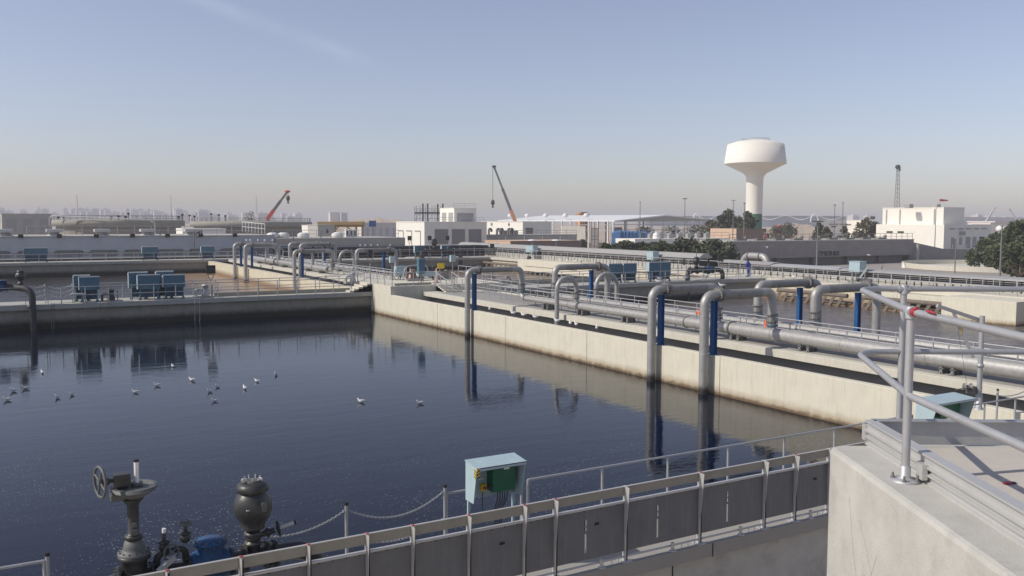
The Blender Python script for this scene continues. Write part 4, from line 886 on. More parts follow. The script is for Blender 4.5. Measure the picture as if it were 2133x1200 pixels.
t = thing('check_valve', 'blue valve body in the dark pipework at the left picture edge', 'valve', (1.3, 73.6, 1.35))
MB().tube([(.75, 73.6, 1.35), (.95, 73.6, 1.37), (1.25, 73.6, 1.37)], [.28, .4, .3], 18).lathe((1.0, 73.6, 1.5), [(.34, 0), (.36, .28), (.4, .3), (.4, .38)], 18).build('body', 'valveblue', t)
air_valve('dark bulbous air valve on top of the pipework at the left picture edge', (2.25, 73.5, 1.3), 1.25)
# ropes hanging from crosswalk
for i, (x, y0, y1) in enumerate(((406, 628, 690), (415, 628, 700), (210, 640, 665), (226, 640, 670), (232, 640, 655), (108, 640, 690), (113, 640, 700))):
    a = atY(x, y0, 72.8); b_ = atY(x, y1, 72.8); mid = (a+b_)/2+Vector((.06*math.sin(i*2), 0, 0))
    tag(MB().tube([(a.x, 72.8, .1), tuple(mid), (b_.x, 72.8, -2.1 if y1 > 680 else b_.z)], .022, 5).build('rope', 'lighttrim' if i < 2 else 'steel'), ['left of the two pale ropes hanging from the crosswalk below the close pair of boxes', 'right of the two pale ropes hanging from the crosswalk below the close pair of boxes', 'leftmost grey rope below the dark pump set', 'middle grey rope below the dark pump set', 'rightmost short grey rope below the dark pump set', 'left grey rope hanging beside the dark upright pipe', 'right grey rope hanging beside the dark upright pipe'][i], 'rope')
# valve group on the right crosswalk
def valve_bank(label, pts, y, z, m='valve', r=.24):
    t = thing('valve_main', label, 'pipe', (pts[0], y, 0)); x0, x1 = pts[0], pts[-1]
    MB().tube(fillet([(x0-.9, y-.6, -2.3), (x0-.9, y-.6, z), (x0-.1, y, z), (x1+.1, y, z), (x1+.9, y-.6, z), (x1+.9, y-.6, -2.3)], .6, 6), r, 16).build('pipe_run', m, t)
    for x in pts: MB().lathe((x, y, z), [(r, -.05), (r*1.6, -.05), (r*1.6, .05), (r, .05)], 16, (1, 0, 0)).build('flange', m, t)
    return t
xs = [atY(x, 570, 71.9).x for x in (1438, 1452, 1468, 1484)]
valve_bank('dark blue valve main bending over the edge of the right crosswalk', xs, 71.9, 1.0)
air_valve('dark air valve with a tall stem on the right crosswalk, left of the worker', (atY(1450, 560, 71.9).x, 71.9, 1.1), 1.3, stem=True)
t = thing('gate_valve', 'slim dark gate valve with tall stem right of the air valve on the right crosswalk', 'valve', (xs[3], 71.9, 1.0))
MB().ball((xs[3]-.6, 71.9, 1.0), .42, (1, 1, 1.1), 14).build('body', 'valveblue', t); MB().lathe((xs[3]-.6, 71.9, 1.3), [(.2, 0), (.12, .1), (.1, .8), (.28, .85), (.28, .95), (.1, 1.0)], 12).build('yoke', 'valve', t)
MB().cyl((xs[3]-.6, 71.9, 2.2), (xs[3]-.6, 71.9, 3.0), .04, 8).build('stem', 'steel', t)
wheel((atY(1425, 540, 72.2).x, 72.2, 1.95), (.6, -1, 0), .35, .05, 'valve').build('handwheel', 'valve', t)
xs = [atY(x, 540, 135).x for x in (880, 905, 940)]
valve_bank('distant dark valve main under the dark roofed walkway', xs, 134, 1.1, r=.35)
air_valve('distant dark air valve sticking up above the dark roof line', (xs[1]-.5, 134, 1.3), 1.8)
for x, lab in ((853, 'left distant post lamp rising above the dark roof line'), (895, 'slanted distant stand rising above the dark roof line'), (932, 'right distant post with dark head above the dark roof line')):
    p = atY(x, 530, 133.8); floodlight(lab, (p.x, 133.8, 0), 3.3, .5)
# floodlight on platform, tripods, handwheels, cones
floodlight('small floodlight on a pole at the left side of the raised platform', (31.2, 79.2, .54), 2.5, .35)
def cone(label, p, h=.8, m='pink'):
    p = Vector(p); t = thing('traffic_cone', label, 'traffic cone', p, 'traffic cones on the raised platform')
    MB().lathe(p, [(.2, .04), (.18, .06), (.035, h), (.02, h)], 14).build('cone_body', m, t)
    MB().box(tuple(p+Vector((-.28, -.28, 0))), tuple(p+Vector((.28, .28, .04)))).build('base', 'dark', t)
    MB().lathe(p, [(.118+.003, h*.45), (.085, h*.68)], 14).build('reflective_band', 'white', t)
cone('faded pink cone left of the pale blue trolley on the platform', atZ(855, 580, .54), 1.0)
cone('tall faded pink cone right of the pale blue trolley on the platform', atZ(909, 589, .54), 1.35)
p = atZ(893, 583, .54)
t = thing('trolley', 'low pale blue trolley between the two traffic cones', 'trolley', p)
MB().box(tuple(p+Vector((-1.2, -.4, .35))), tuple(p+Vector((1.0, .4, .8)))).build('tank', 'boxblue', t, bevel=.05)
for dx in (-.8, .6):
    for dy in (-.3, .3): MB().lathe(p+Vector((dx, dy, .15)), [(.15, -.04), (.15, .04)], 12, (0, 1, 0)).build('wheel', 'black', t)
def stand(label, p, h, m='steel', head='boxblue', sz=(.5, .3, .6), name='control_stand'):
    p = Vector(p); t = thing(name, label, 'control stand', p)
    MB().cyl(p, p+Z3*h, .06, 8).build('pole', m, t)
    MB().box(tuple(p+Vector((-sz[0]/2, -sz[1]/2, h-sz[2]*.2))), tuple(p+Vector((sz[0]/2, sz[1]/2, h+sz[2]*.8)))).build('box', head, t)
    b = MB()
    for a in (0, 2.1, 4.2): b.bar(p+Z3*.5, p+Vector((math.cos(a)*.4, math.sin(a)*.4, 0)), .04)
    b.build('braces', m, t)
stand('pale blue box on a pole at the left of the platform', atZ(817, 583, .54), 1.75)
stand('tall blue-green cabinet post in the middle of the platform', atZ(877, 592, .54), 1.2, head='boxblue2', sz=(.6, .4, 1.3))
stand('small pale box on a pole at the top of the steps', atZ(943, 588, .54), 2.0)
stand('grey bin-like blue cabinet at the right rear of the platform rail', atZ(834, 583, .54), .6, head='boxblue', sz=(1.1, .6, .9))
p = atZ(918, 585, .54); t = thing('warning_sign', 'yellow square sign on a tripod at the right of the tall cone', 'sign', p)
for a in (0, 2.1, 4.2): MB().bar(p+Z3*1.3, p+Vector((math.cos(a)*.5, math.sin(a)*.5, 0)), .05).build('leg', 'steel', t)
MB().box(tuple(p+Vector((-.35, -.06, 1.15))), tuple(p+Vector((.35, -.02, 1.65)))).build('sign_plate', 'yellow', t)
for lab, x, y, s_, mm in (('rusty pump set between the cone and the cabinet post on the platform', 862, 585, 1.4, 'scum'), ('dark pump set behind the yellow sign', 905, 578, 1.5, 'dark'), ('grey pump set at the left rear of the platform', 735, 590, 1.3, 'rail'), ('greenish pump set near the far corner of the platform', 930, 582, 1.2, 'steel')):
    pump_set(lab, atZ(x, y, .54), s_, mm)
for k in range(9):
    x = 705+k*27; p = atZ(x, 588-k*1.2, .54) if 0 else atX(x, 582-k*.5, 37.6)
for i, (x, y) in enumerate(((652, 610), (720, 598), (735, 583))): pass
t = thing('hose', 'pale hose arching over the platform beside the pale blue box', 'hose', atZ(838, 584, .54))
a = atZ(838, 584, .54); MB().tube(fillet([a, a+Vector((.3, 0, 1.3)), a+Vector((2.4, 0, 1.5)), a+Vector((2.8, .2, .8))], .6, 6), .04, 8).build('tube', 'lighttrim', t)
for x0, x1, lab in ((1600/1, 0, ''),): pass
t = thing('lifting_frame', 'light tripod lifting frame on the far long walkway above the right basin', 'lifting frame', atX(1102, 560, 73.8))
a = atX(1102, 537, 73.8); 
for px, py in ((1080, 552), (1118, 553), (1100, 556), (1075, 548)): MB().bar(a, atX(px, py, 73.4), .12).build('leg', 'steel', t)
MB().bar(a, atX(1112, 518, 74.4), .16).build('jib', 'lighttrim', t); MB().ball(a, .4, (1, 1, .8), 8).build('winch', 'dark', t)
t = thing('lifting_frame', 'slanted lifting pole with bent arms on the long walkway beside the turquoise box', 'lifting frame', atX(1790, 590, 74.2))
a = atX(1788, 583, 74.0); MB().bar(a, atX(1806, 558, 74.4), .16).build('jib', 'lighttrim', t)
for px, py in ((1776, 590), (1800, 592), (1782, 575), (1768, 588)): MB().bar(a, atX(px, py, 73.8), .07).build('leg', 'steel', t)
MB().ball(a, .22, (1, 1, 1), 8).build('winch', 'dark', t)
for lab, x, y in (('dark floodlight standing at the scum pipe end of the far brown basin', 1025, 560), ('small dark floodlight behind the long handrail by the hedge', 1500, 566)):
    p = atX(x, y, 74.3); floodlight(lab, (74.3, p.y, 0), 1.9, .6)
t = thing('tripod', 'small dark tripod on the right crosswalk seen under the wide gooseneck', 'tripod', atZ(1024, 588, .3)); a = atZ(1024, 588, 0)
for k in range(4): MB().bar(a+Z3*1.0, a+Vector((math.cos(k*1.57+.6)*.7, math.sin(k*1.57+.6)*.7, 0)), .09).build('leg', 'scum', t)
t = thing('tripod', 'second small dark tripod to the right under the wide gooseneck', 'tripod', atZ(1058, 592, 0)); a = atZ(1058, 592, 0)
for k in range(4): MB().bar(a+Z3*.8, a+Vector((math.cos(k*1.57)*.6, math.sin(k*1.57)*.6, 0)), .09).build('leg', 'scum', t)
# pipe spool piece over the long walkway, and its bracket covers
ya = atX(1548, 560, 80).y; yb = atX(1598, 560, 80).y
t = thing('gooseneck_pipe', 'big pale pipe arching over the long walkway behind the worker', 'pipe', (80, (ya+yb)/2, 0))
MB().tube(fillet([(80, ya, -1), (80, ya, 2.05), (80, yb, 2.05), (80, yb, -1)], 1.0, 8), .40, 20).build('arch', 'pipe', t)
for f_ in (.25, .72): MB().lathe((80, ya+(yb-ya)*f_, 2.05), [(.4, -.05), (.5, -.05), (.5, .05), (.4, .05)], 20, (0, 1, 0)).build('flange', 'steel', t)
# ================================================================ LOUVRED CHANNEL COVERS ALONG THE LONG WALKWAY
def cover(label, ya, yb, x=77.6, z=1.12, w=2.2, roof='louvre', rh=.22, name='channel_cover'):
    t = thing(name, label, 'channel cover', (x, min(ya, yb), 0)); y0, y1 = min(ya, yb), max(ya, yb); n = min(90, max(2, int((y1-y0)/1.6)))
    MB().box((x+.1, y0, 0), (x+w, y1, z)).build('body', 'black', t)
    for k in range(n):
        q = y0+(y1-y0)*k/n; b = MB(); e = y0+(y1-y0)*(k+1)/n
        for j in range(3): b.box((x+.02, q+.08, z*.96-j*z*.17), (x+.09, e-.04, z*.96-j*z*.17+.045))
        b.build('louvre_panel', 'louvre', t)
        MB().box((x+.03, q+.1, .02), (x+.1, q+.46*(e-q), z*.45)).box((x+.03, q+.54*(e-q), .02), (x+.1, e-.05, z*.45)).box((x+.03, q+.1, 0), (x+.09, e-.05, .02)).build('lower_panel', 'greywall', t)
    MB().prism([(-.12, 0), (w+.1, .05), (w*.7, rh), (w*.3, rh*.95), (-.12, .06)], (x, y0, z), (1, 0, 0), (0, 0, 1), (0, 1, 0), y1-y0).build('roof', roof, t)
Q = 77.6
cover('far louvred channel cover beyond the hedge end, curved pale roof', atX(1456, 560, Q).y, 152, z=1.5, rh=.6)
cover('louvred channel cover between the hedge and the big arching pipe', atX(1612, 560, Q).y+.5, atX(1495, 560, Q).y, z=1.2, rh=.3)
cover('pale sheet covered channel under the big arching pipe, near side', atX(1745, 570, Q).y, atX(1612, 560, Q).y+.4, z=1.15, roof='lighttrim', rh=.22)
cover('nearest louvred channel cover running to the right picture edge', 22, atX(1745, 570, Q).y-.2)
# dark roofs at far end decks
t = thing('walkway_roof', 'long dark ribbed roof over the farthest right walkway', 'roof', (58, 139, 0))
MB().box((40, 138, 1.55), (76.5, 142, 1.85)).build('roof_sheet', 'dark', t); MB().box((40, 137.9, 1.2), (76.5, 138.1, 1.35)).build('beam', 'rail', t); MB().box((40, 139.5, 0), (76.5, 139.9, 1.55)).build('back_wall', 'dark', t)
for k in range(14): MB().box((40+k*2.8, 138, 0), (40.12+k*2.8, 138.12, 1.55)).build('column', 'rail', t)
t = thing('walkway_roof', 'dark covered channel on the farthest left walkway under the blue-grey building', 'roof', (10, 149, 0))
MB().box((-34, 148.3, 0), (37.8, 149.9, .25)).build('cover_body', 'dark', t); MB().box((-34, 148.0, .25), (37.8, 150, .33)).build('cover_top', 'louvre', t)
# ================================================================ BACKGROUND BUILDINGS
def corner(px, D): return atD(px, 461, D)
def xface(c, px):   # where the -X face (running along +Y from the corner) reaches picture column px
    d = ray(px, 461); # EYE+d*t = (c.x, y)
    return min(max(c.y+8, EYE.y+d.y*(c.x-EYE.x)/d.x), c.y+150) if d.x > .05 else c.y+20
def yface(c, px):
    d = ray(px, 461); return EYE.x+d.x*(c.y-EYE.y)/d.y
def zat(y, D): return EYE.z-(y-461.5)/FPX*D
def zloc(x, y, ypx):
    p_ = Vector((x, y, 0))-EYE; return zat(ypx, p_.x*fw.x+p_.y*fw.y)
def building(label, pxc, D, pxl, pxr, ytop, mx='whitewall', my='greywall', name='building', base=GZ, parapet=True, cat='building', ytop2=None):
    c = corner(pxc, D); y1 = xface(c, pxl) if pxl is not None else c.y+12; x1 = yface(c, pxr) if pxr is not None else c.x+12; z = zat(ytop, D)
    t = thing(name, label, cat, (c.x, c.y, base))
    b = MB().box((c.x, c.y, base), (x1, y1, z)).build('walls', mx, t)
    if parapet:
        MB().box((c.x-.08, c.y-.08, z), (x1+.08, y1+.08, z+.18)).build('coping', my if my == 'whitewall' else mx, t)
    return t, c, x1, y1, z
# main central white building
t, c, x1, y1, z = building('white plant building left of the tall crane, three big louvre panels on its shaded side', 884, 212, 825, 1014, 466, 'whitewall', 'whitewall')
w = x1-c.x
for k in range(3):
    a = c.x+w*(.16+.27*k); f = MB().box((a, c.y-.06, z-5.2), (a+w*.21, c.y-.01, z-1.6)).build('louvre_panel', 'louvre', t)
    b = MB()
    for j in range(14): b.box((a+.05, c.y-.1, z-5.1+j*.25), (a+w*.21-.05, c.y-.061, z-5.0+j*.25))
    b.build('blades', 'panel', f)
    MB().box((a-w*.04, c.y-.25, GZ), (a-w*.02, c.y-.005, z-.3)).build('pilaster', 'whitewall', t)
for k in range(3):
    q = c.y+(y1-c.y)*(.12+.3*k); MB().box((c.x-.12, q, z-7.5), (c.x-.01, q+.25, z-2.0)).box((c.x-.12, q+.25, z-2.2), (c.x-.01, q+(y1-c.y)*.2, z-1.95)).build('groove', 'louvre', t)
MB().box((c.x+w*.83, c.y-.1, z-7.1), (c.x+w*.92, c.y-.01, z-6.3)).build('vent', 'black', t)
mc = c.copy()
railing('thin handrail around the roof of the central white plant building', [(c.x+w*.2, c.y+.4, z+.1), (x1-.5, c.y+.4, z+.1)], 1.1, 3, .04, name='roof_railing')
t, c2, x2, y2, z2 = building('small white block standing on the roof of the central plant building', 946, 222, 919, 992, 437, 'whitewall', base=z+.02)
MB().box((c2.x+.8, c2.y-.06, z2-3.6), (x2-.8, c2.y-.01, z2-1.1)).build('louvre_panel', 'louvre', t)
for k in range(2): MB().box((c2.x-.06, c2.y+.6+k*(y2-c2.y)*.47, z2-3.2), (c2.x-.01, c2.y+(y2-c2.y)*(.38+.47*k), z2-1.0)).build('louvre_panel', 'louvre', t)
railing('handrail on top of the small white roof block', [(c2.x, c2.y+.3, z2+.1), (x2, c2.y+.3, z2+.1)], 1.2, 2.5, .04, name='roof_railing')
# chimneys and scaffold
for i, (px, y0) in enumerate(((881, 427), (891, 427), (912, 428), (922.5, 427))):
    D = 232; p = atD(px, 465, D); t = thing('exhaust_stack', ['leftmost', 'second', 'third', 'rightmost short-looking'][i]+' dark exhaust stack above the central plant building', 'chimney', (p.x, p.y, z))
    MB().cyl((p.x, p.y, z), (p.x, p.y, zat(y0, D)), .19, 12).build('stack', 'dark', t)
    for q in range(4): MB().cyl((p.x, p.y, z+.8+q*.95), (p.x, p.y, z+.95+q*.95), .25, 12).build('ring', 'steel', t)
t = thing('scaffold', 'grey scaffold around the dark exhaust stacks', 'scaffold', atD(890, 465, 230)); D = 230
for px in (864, 868, 875, 886, 900, 906, 918): a = atD(px, 465, D); MB().cyl((a.x, a.y, z), (a.x, a.y, zat(430+abs(px-890)*.08, D)), .07, 6).build('upright', 'steel', t)
for yy, th in ((435, .08), (438, .08), (443.5, .45), (447, .08), (455, .08)): MB().bar(atD(864, yy, D), atD(926, yy, D), th, th if th > .1 else .08).build('ledger', 'dark' if th > .1 else 'steel', t)
for k in range(4): MB().bar(atD(864+k*14, 462, D), atD(878+k*14, 436, D), .07).build('brace', 'steel', t)
# second building
t, c, x1, y1, z = building('low white building with a dark brown shutter, right behind the central plant building', 1089, 255, 1003, 1148, 465, 'whitewall', 'whitewall')
MB().box((c.x+.9, c.y-.05, z-5.4), (c.x+(x1-c.x)*.36, c.y-.01, z-1.6)).build('shutter', 'brownwall', t)
for q in (.3, .72): MB().box((c.x-.2, c.y+(y1-c.y)*q, z-1), (c.x-.01, c.y+(y1-c.y)*q+.7, z-.3)).build('wall_lamp', 'steel', t)
t, c, x1, y1, z = building('flat grey roofed annexe with air ducts in front of the second white building', 1012, 232, 1003, 1202, 493, 'greywall', 'greywall')
for k, px in enumerate((1018, 1035, 1042, 1058, 1063)):
    a = atD(px, 490, 236); tt = thing('air_duct', ['first', 'second', 'third', 'fourth', 'last'][k]+' grey rooftop air duct from the left on the flat annexe', 'duct', (a.x, a.y, z)); MB().tube(fillet([(a.x, a.y, z), (a.x, a.y, z+1.7), (a.x+.8, a.y, z+1.7), (a.x+.8, a.y, z+.9)], .35, 4), .3, 10).build('duct', 'steel', tt)
    if k in (1, 3): MB().box((a.x+1.2, a.y-.9, z+.1), (a.x+2.6, a.y+.6, z+1.3)).build('fan_unit', 'louvre', tt)
for k in range(4): MB().box((c.x+(x1-c.x)*(.2+.2*k), c.y-.12, z-2.2), (c.x+(x1-c.x)*(.2+.2*k)+.25, c.y-.01, z-.2)).build('downpipe', 'white', t)
railing('thin handrail on the grey annexe roof', [(c.x+9, c.y+.3, z), (x1, c.y+.3, z)], 1.3, 3.5, .05, name='roof_railing')
t, c, x1, y1, z = building('low building with a peach end wall and dark brown long side above the far handrails', 1063, 205, 1010, 1211, 506, 'peach', base=GZ)
t.name = 'building'; b = MB().box((c.x, c.y-.15, GZ), (x1, c.y-.01, z+.19)).build('long_wall', 'brownwall', t)
for k in range(3): MB().box((c.x+(x1-c.x)*(.42+.2*k), c.y-.2, z-4), (c.x+(x1-c.x)*(.55+.2*k), c.y-.151, z-2.2)).build('window', 'dark', t)
for k in range(2): MB().box((c.x-.1, c.y+(y1-c.y)*(.45+.35*k), z-2.4), (c.x-.01, c.y+(y1-c.y)*(.45+.35*k)+.8, z-.4)).build('vent', 'brownwall', t)
for px, k in ((1108, 0), (1158, 1)):
    a = atD(px, 500, 204); tt = thing('canopy_lamp', ['left', 'right'][k]+' white saucer shaped lamp in front of the brown building', 'lamp', (a.x, a.y, GZ)); MB().cyl((a.x, a.y, GZ), (a.x, a.y, zat(503, 204)), .08, 6).build('pole', 'rail', tt); MB().lathe((a.x, a.y, zat(503, 204)), [(1.0, 0), (.9, .15), (.2, .3)], 14).build('shade', 'white', tt)
# hangar with white gable roof and open steel frame
D = 300; c = corner(1278, D); z = zat(461, D); xr = yface(c, 1482); xm = yface(c, 1385); yl = xface(c, 1036); zr = zat(448.5, D*1.03)
t = thing('hangar', 'long open steel-framed hangar with a bright white pitched roof, under construction', 'hangar', (c.x, c.y, GZ))
MB().prism([(c.x, z), (xm, zr), (xr, z+.6), (xr, z+.3), (xm, zr-.4), (c.x, z-.3)], (0, c.y-.5, 0), (1, 0, 0), (0, 0, 1), (0, 1, 0), yl-c.y).build('roof', 'roofwhite', t)
MB().prism([(c.x+.3, z-.3), (xr-.3, z-.1), (xr-.3, z+.3), (xm, zr-.45), (c.x+.3, z-.05)], (0, c.y-.3, 0), (1, 0, 0), (0, 0, 1), (0, 1, 0), .25).build('gable_panel', 'greywall', t)
for k in range(5): MB().ball((c.x+3, c.y+20+k*(yl-c.y)*.17, z+1.8), 1.1, (1, 1, .8), 8).build('roof_ventilator', 'white', t)
for k in range(9):
    x = c.x+(xr-c.x)*k/8; MB().box((x-.25, c.y-.2, GZ), (x+.25, c.y+.2, z+(zr-z)*min(1, (x-c.x)/(xm-c.x), (xr-x)/(xr-xm)+.05)-.4)).build('column', 'white', t)
for zz in (z-1.4, z-3.2, z-5.0): MB().box((c.x, c.y-.26, zz), (xr, c.y-.2, zz+.22)).build('girt', 'rail', t)
for k in range(14): y = c.y+(yl-c.y)*(k+.5)/14; MB().box((c.x-.2, y, GZ), (c.x+.2, y+.4, z)).build('column', 'white', t)
for zz in (z-1.6, z-3.4): MB().box((c.x-.26, c.y, zz), (c.x-.2, yl, zz+.22)).build('girt', 'rail', t)
for k in range(4): x = c.x+(xr-c.x)*(.15+.2*k); MB().box((x, c.y+25, GZ), (x+.4, c.y+25.4, z)).build('inner_column', 'rail', t)
y2 = xface(c, 1172); y3 = xface(c, 1222)
t = thing('cladding_wall', 'beige cladding wall below the white hangar roof', 'wall', (c.x-.4, y3, GZ)); MB().box((c.x-.5, y3, GZ), (c.x-.3, y2, zat(473, D*1.05))).build('panels', 'greywall', t)
t = thing('cladding_wall', 'dark grey end wall under the corner of the white hangar', 'wall', (c.x, c.y, GZ)); MB().box((c.x+.2, c.y+1, GZ), (yface(c, 1300), c.y+1.3, zat(475, D))).build('panels', 'panel', t)
t = thing('scaffold', 'dark brown scaffold tower at the corner of the white hangar', 'scaffold', atD(1238, 500, 285))
for px in (1231, 1238.5, 1246): a = atD(px, 500, 285); MB().box((a.x-.1, a.y-.1, GZ), (a.x+.1, a.y+.1, zat(463, 285))).build('upright', 'brownwall', t)
for yy in (476, 492, 499, 513, 521): MB().bar(atD(1231, yy, 285), atD(1246, yy, 285), .2).build('ledger', 'brownwall', t)
a = atD(1238, 500, 288); MB().box((a.x-1.4, a.y, GZ), (a.x+1.4, a.y+.1, zat(477, 288))).build('backing_sheet', 'whitewall', t)
a0 = atD(1291, 490, 290); a1 = atD(1330, 490, 290)
def lump(label, a0, a1, z0, z1, dep, m, name, cat, n=26, seed=1):
    rr = random.Random(seed); vs = []; fs = []
    for j in range(3):
        for i in range(n+1):
            f_ = i/n; p = Vector(a0).lerp(Vector(a1), f_); h = z1+rr.uniform(-.5, .4)*(1 if j else .4)
            if j == 0: vs.append((p.x, p.y, z0))
            elif j == 1: vs.append((p.x+rr.uniform(-.1, .1), p.y+rr.uniform(-.3, .1), h))
            else: vs.append((p.x, p.y+dep, h+.2))
    for j in range(2):
        for i in range(n): a = j*(n+1)+i; fs.append((a, a+1, a+n+2, a+n+1))
    o = n+1; k0 = len(vs)
    for i in range(n+1): p = Vector(a0).lerp(Vector(a1), i/n); vs.append((p.x, p.y+dep, z0))
    for i in range(n): fs.append((2*o+i, 2*o+i+1, k0+i+1, k0+i))
    fs.append((0, o, 2*o, k0)); fs.append((n, o+n, 2*o+n, k0+n))
    return tag(MB().add(vs, fs).build(name, m), label, cat)
lump('stack of goods under bright blue tarpaulin inside the open hangar', a0, a1, GZ, zat(485, 290), 4, 'tarp', 'tarpaulin_stack', 'tarpaulin', seed=2)
lump('second blue tarpaulin heap farther right inside the hangar', atD(1333, 490, 296), atD(1362, 490, 296), GZ, zat(486, 296), 4, 'tarp', 'tarpaulin_stack', 'tarpaulin', seed=5)
for px, lab in ((1262, 'left white open-ended concrete drum in front of the hangar'), (1285, 'right white concrete drum in front of the hangar')):
    a = atD(px, 512, 250); b_ = atD(px+9, 512, 250); t = thing('pipe_drum', lab, 'drum', (a.x, a.y, GZ)); r_ = 1.1
    MB().tube([a, b_], r_*.95, 16, caps=False).tube([a+(b_-a)*.02, b_-(b_-a)*.02], r_*.8, 16, caps=False).build('shell', 'white', t)
    MB().lathe(b_-(b_-a)*.3, [(r_, -.15), (r_, .15)], 16, tuple((b_-a).normalized())).build('hoop', 'dark', t)
    MB().box((a.x-.8, a.y-.4, GZ), (b_.x+.3, b_.y+.4, a.z-.8)).build('cradle', 'greywall', t)
# cream containment wall
t, c, x1, y1, z = building('low cream wall of a tank behind the dark hedge', 1323, 225, 1318, 1521, 499, 'whitewall', parapet=False, cat='wall', name='tank_wall')
railing('handrail along the cream tank wall above the hedge', [(c.x+2, c.y+.3, z), (x1, c.y+.3, z)], 1.5, 2.8, .05)
for k in range(12): a = random.uniform(.1, .95)
for k in range(7): xk = c.x+(x1-c.x)*(.25+.1*k); tag(MB().box((xk, c.y+4, z-.5), (xk+1.4, c.y+5, z+1.2)).lathe((xk+.5, c.y+4, z+1.2), [(.3, 0), (.3, .5)], 8).build('pump_unit', 'louvre'), 'small grey pump unit, one of a row on the cream tank wall above the hedge', 'pump', 'pump units on the cream tank wall')
a = atD(1368, 497, 232); t = thing('silo_dome', 'white rounded vessel on the cream tank wall, above the hedge', 'tank', (a.x, a.y, z-.5)); MB().lathe((a.x, a.y, z-.5), [(1.0, 0), (1.05, 1.2), (.8, 1.9), (.3, 2.2)], 14).build('shell', 'white', t)
t, c, x1, y1, z = building('low building with a lit peach end and brown side below the big tree', 1534, 262, 1480, 1596, 477, 'peach', parapet=False)
MB().box((c.x, c.y-.15, GZ), (x1, c.y-.01, z+.05)).build('long_wall', 'brownwall', t)
# filter bed tank with lettering
D = 180; c = corner(1521, D); z = zat(505, D); zb = zat(541, D); xr = yface(c, 1905)
t = thing('filter_tank', 'long dark grey concrete filter tank with black lettering on its wall', 'tank', (c.x, c.y, GZ))
MB().box((c.x, c.y, zb), (xr, c.y+14, z)).build('upper_wall', 'ttp', t)
MB().box((c.x+1.2, c.y+2.2, GZ), (xr-1, c.y+13.8, zb)).build('recessed_base', 'ttp', t)
for k in range(5): MB().box((c.x+4+k*11, c.y+1.5, GZ), (c.x+4.8+k*11, c.y+2.19, zb)).build('buttress', 'ttp', t)
MB().box((c.x-.1, c.y-.05, z), (xr+.1, c.y+14, z+.18)).build('coping', 'greywall', t)
fc = bpy.data.curves.new('lettering', 'FONT'); fc.body = 'TTP FILTER BEDS'; fc.size = 1.35; fc.extrude = .02; fc.offset = .03; fc.space_character = 1.0
fo = bpy.data.objects.new('tmp', fc); COL.objects.link(fo); bpy.context.view_layer.update()
me = bpy.data.meshes.new_from_object(fo.evaluated_get(bpy.context.evaluated_depsgraph_get())); bpy.data.objects.remove(fo)
pa = atY(1705, 528, c.y); pb = atY(1748, 528, c.y); wd = max(v.co.x for v in me.vertices); k_ = (pb.x-pa.x)/wd
for v in me.vertices: co = v.co.copy(); v.co = (co.x*k_, -co.z, co.y*1.0)
lo = bpy.data.objects.new('lettering', me); COL.objects.link(lo); me.materials.clear(); me.materials.append(M['black']); lo.parent = t; lo.location = Vector((pa.x, c.y-.03, zat(524.5, D)))-Vector(t['_base'])
lo.location.z = zat(523, (pa-EYE).dot(fw))-GZ-1.0
# steps the tank down on the right
side = atD(1905, 500, 1).copy()
p2_ = yface(c, 1905)
YW = c.y+1.2; dW = Vector((c.x, YW, 0)); xa = xr+.02; xb = EYE.x+ray(1966, 461).x*(YW/ray(1966, 461).y); xc = EYE.x+ray(2064, 461).x*(YW/ray(2064, 461).y)
def zAt(x, y): p_ = Vector((x, YW, 0))-EYE; return zat(y, p_.x*fw.x+p_.y*fw.y)
t = thing('retaining_wall', 'dark retaining wall stepping down right of the filter tank below the white building', 'wall', (xr, YW, GZ))
MB().prism([(xa, GZ), (xa, zAt(xa, 502)), (xb, zAt(xb, 517)), (xc, zAt(xc, 519)), (xc, GZ)], (0, YW, 0), (1, 0, 0), (0, 0, 1), (0, 1, 0), 3).build('wall_body', 'ttp', t)
MB().cyl((xr+.6, c.y-.6, GZ), (xr+.6, c.y-.6, z-1), .42, 12).build('column', 'greywall', t)
rail_z = z+.18
for yy, lab in ((.4, 'long'),):
    railing(lab+' handrail on top of the dark filter tank', [(c.x+.3, c.y+yy, rail_z), (xr, c.y+yy, rail_z)], 1.35, 1.9, .045, m='steel')
for k in range(9): xk = c.x+5+k*(xr-c.x-8)/9; tag(MB().box((xk, c.y+3, rail_z), (xk+2.2, c.y+4, rail_z+.4)).box((xk+2.4, c.y+3, rail_z), (xk+2.8, c.y+3.6, rail_z+.95)).build('filter_gate', 'steel'), 'low grey gate gear, one of a row on top of the filter tank', 'gate gear', 'gate gear on the filter tank')
FT = (c.copy(), xr, z)
# white building on the right
t, c, x1, y1, z = building('large white two-step building at right, its upper block bright in the sun', 1965, 235, 1838, 2008, 432, 'whitewall', 'whitewall')
for q in (.28, .93): pass
for f_ in (.13, .69, .92): MB().box((c.x-.12, c.y+(y1-c.y)*f_, zat(470, 240)), (c.x-.01, c.y+(y1-c.y)*f_+.35, z-.3)).build('downpipe', 'louvre', t)
b0 = corner(1965, 232); yl = xface(b0, 1827); xr2 = yface(b0, 2061); zl = zat(467, 232)
MB().box((b0.x-.3, b0.y-.5, GZ), (xr2, yl, zl)).build('lower_block', 'whitewall', t)
for i, px in enumerate((1862, 1885, 1923, 1953)):
    yy = xface(b0, px); y2_ = xface(b0, px-13); MB().box((b0.x-.36, yy, zloc(b0.x, yy, 484.5)), (b0.x-.301, y2_, zloc(b0.x, yy, 481))).build('window', 'darkglass', t)
wx = xr2-b0.x
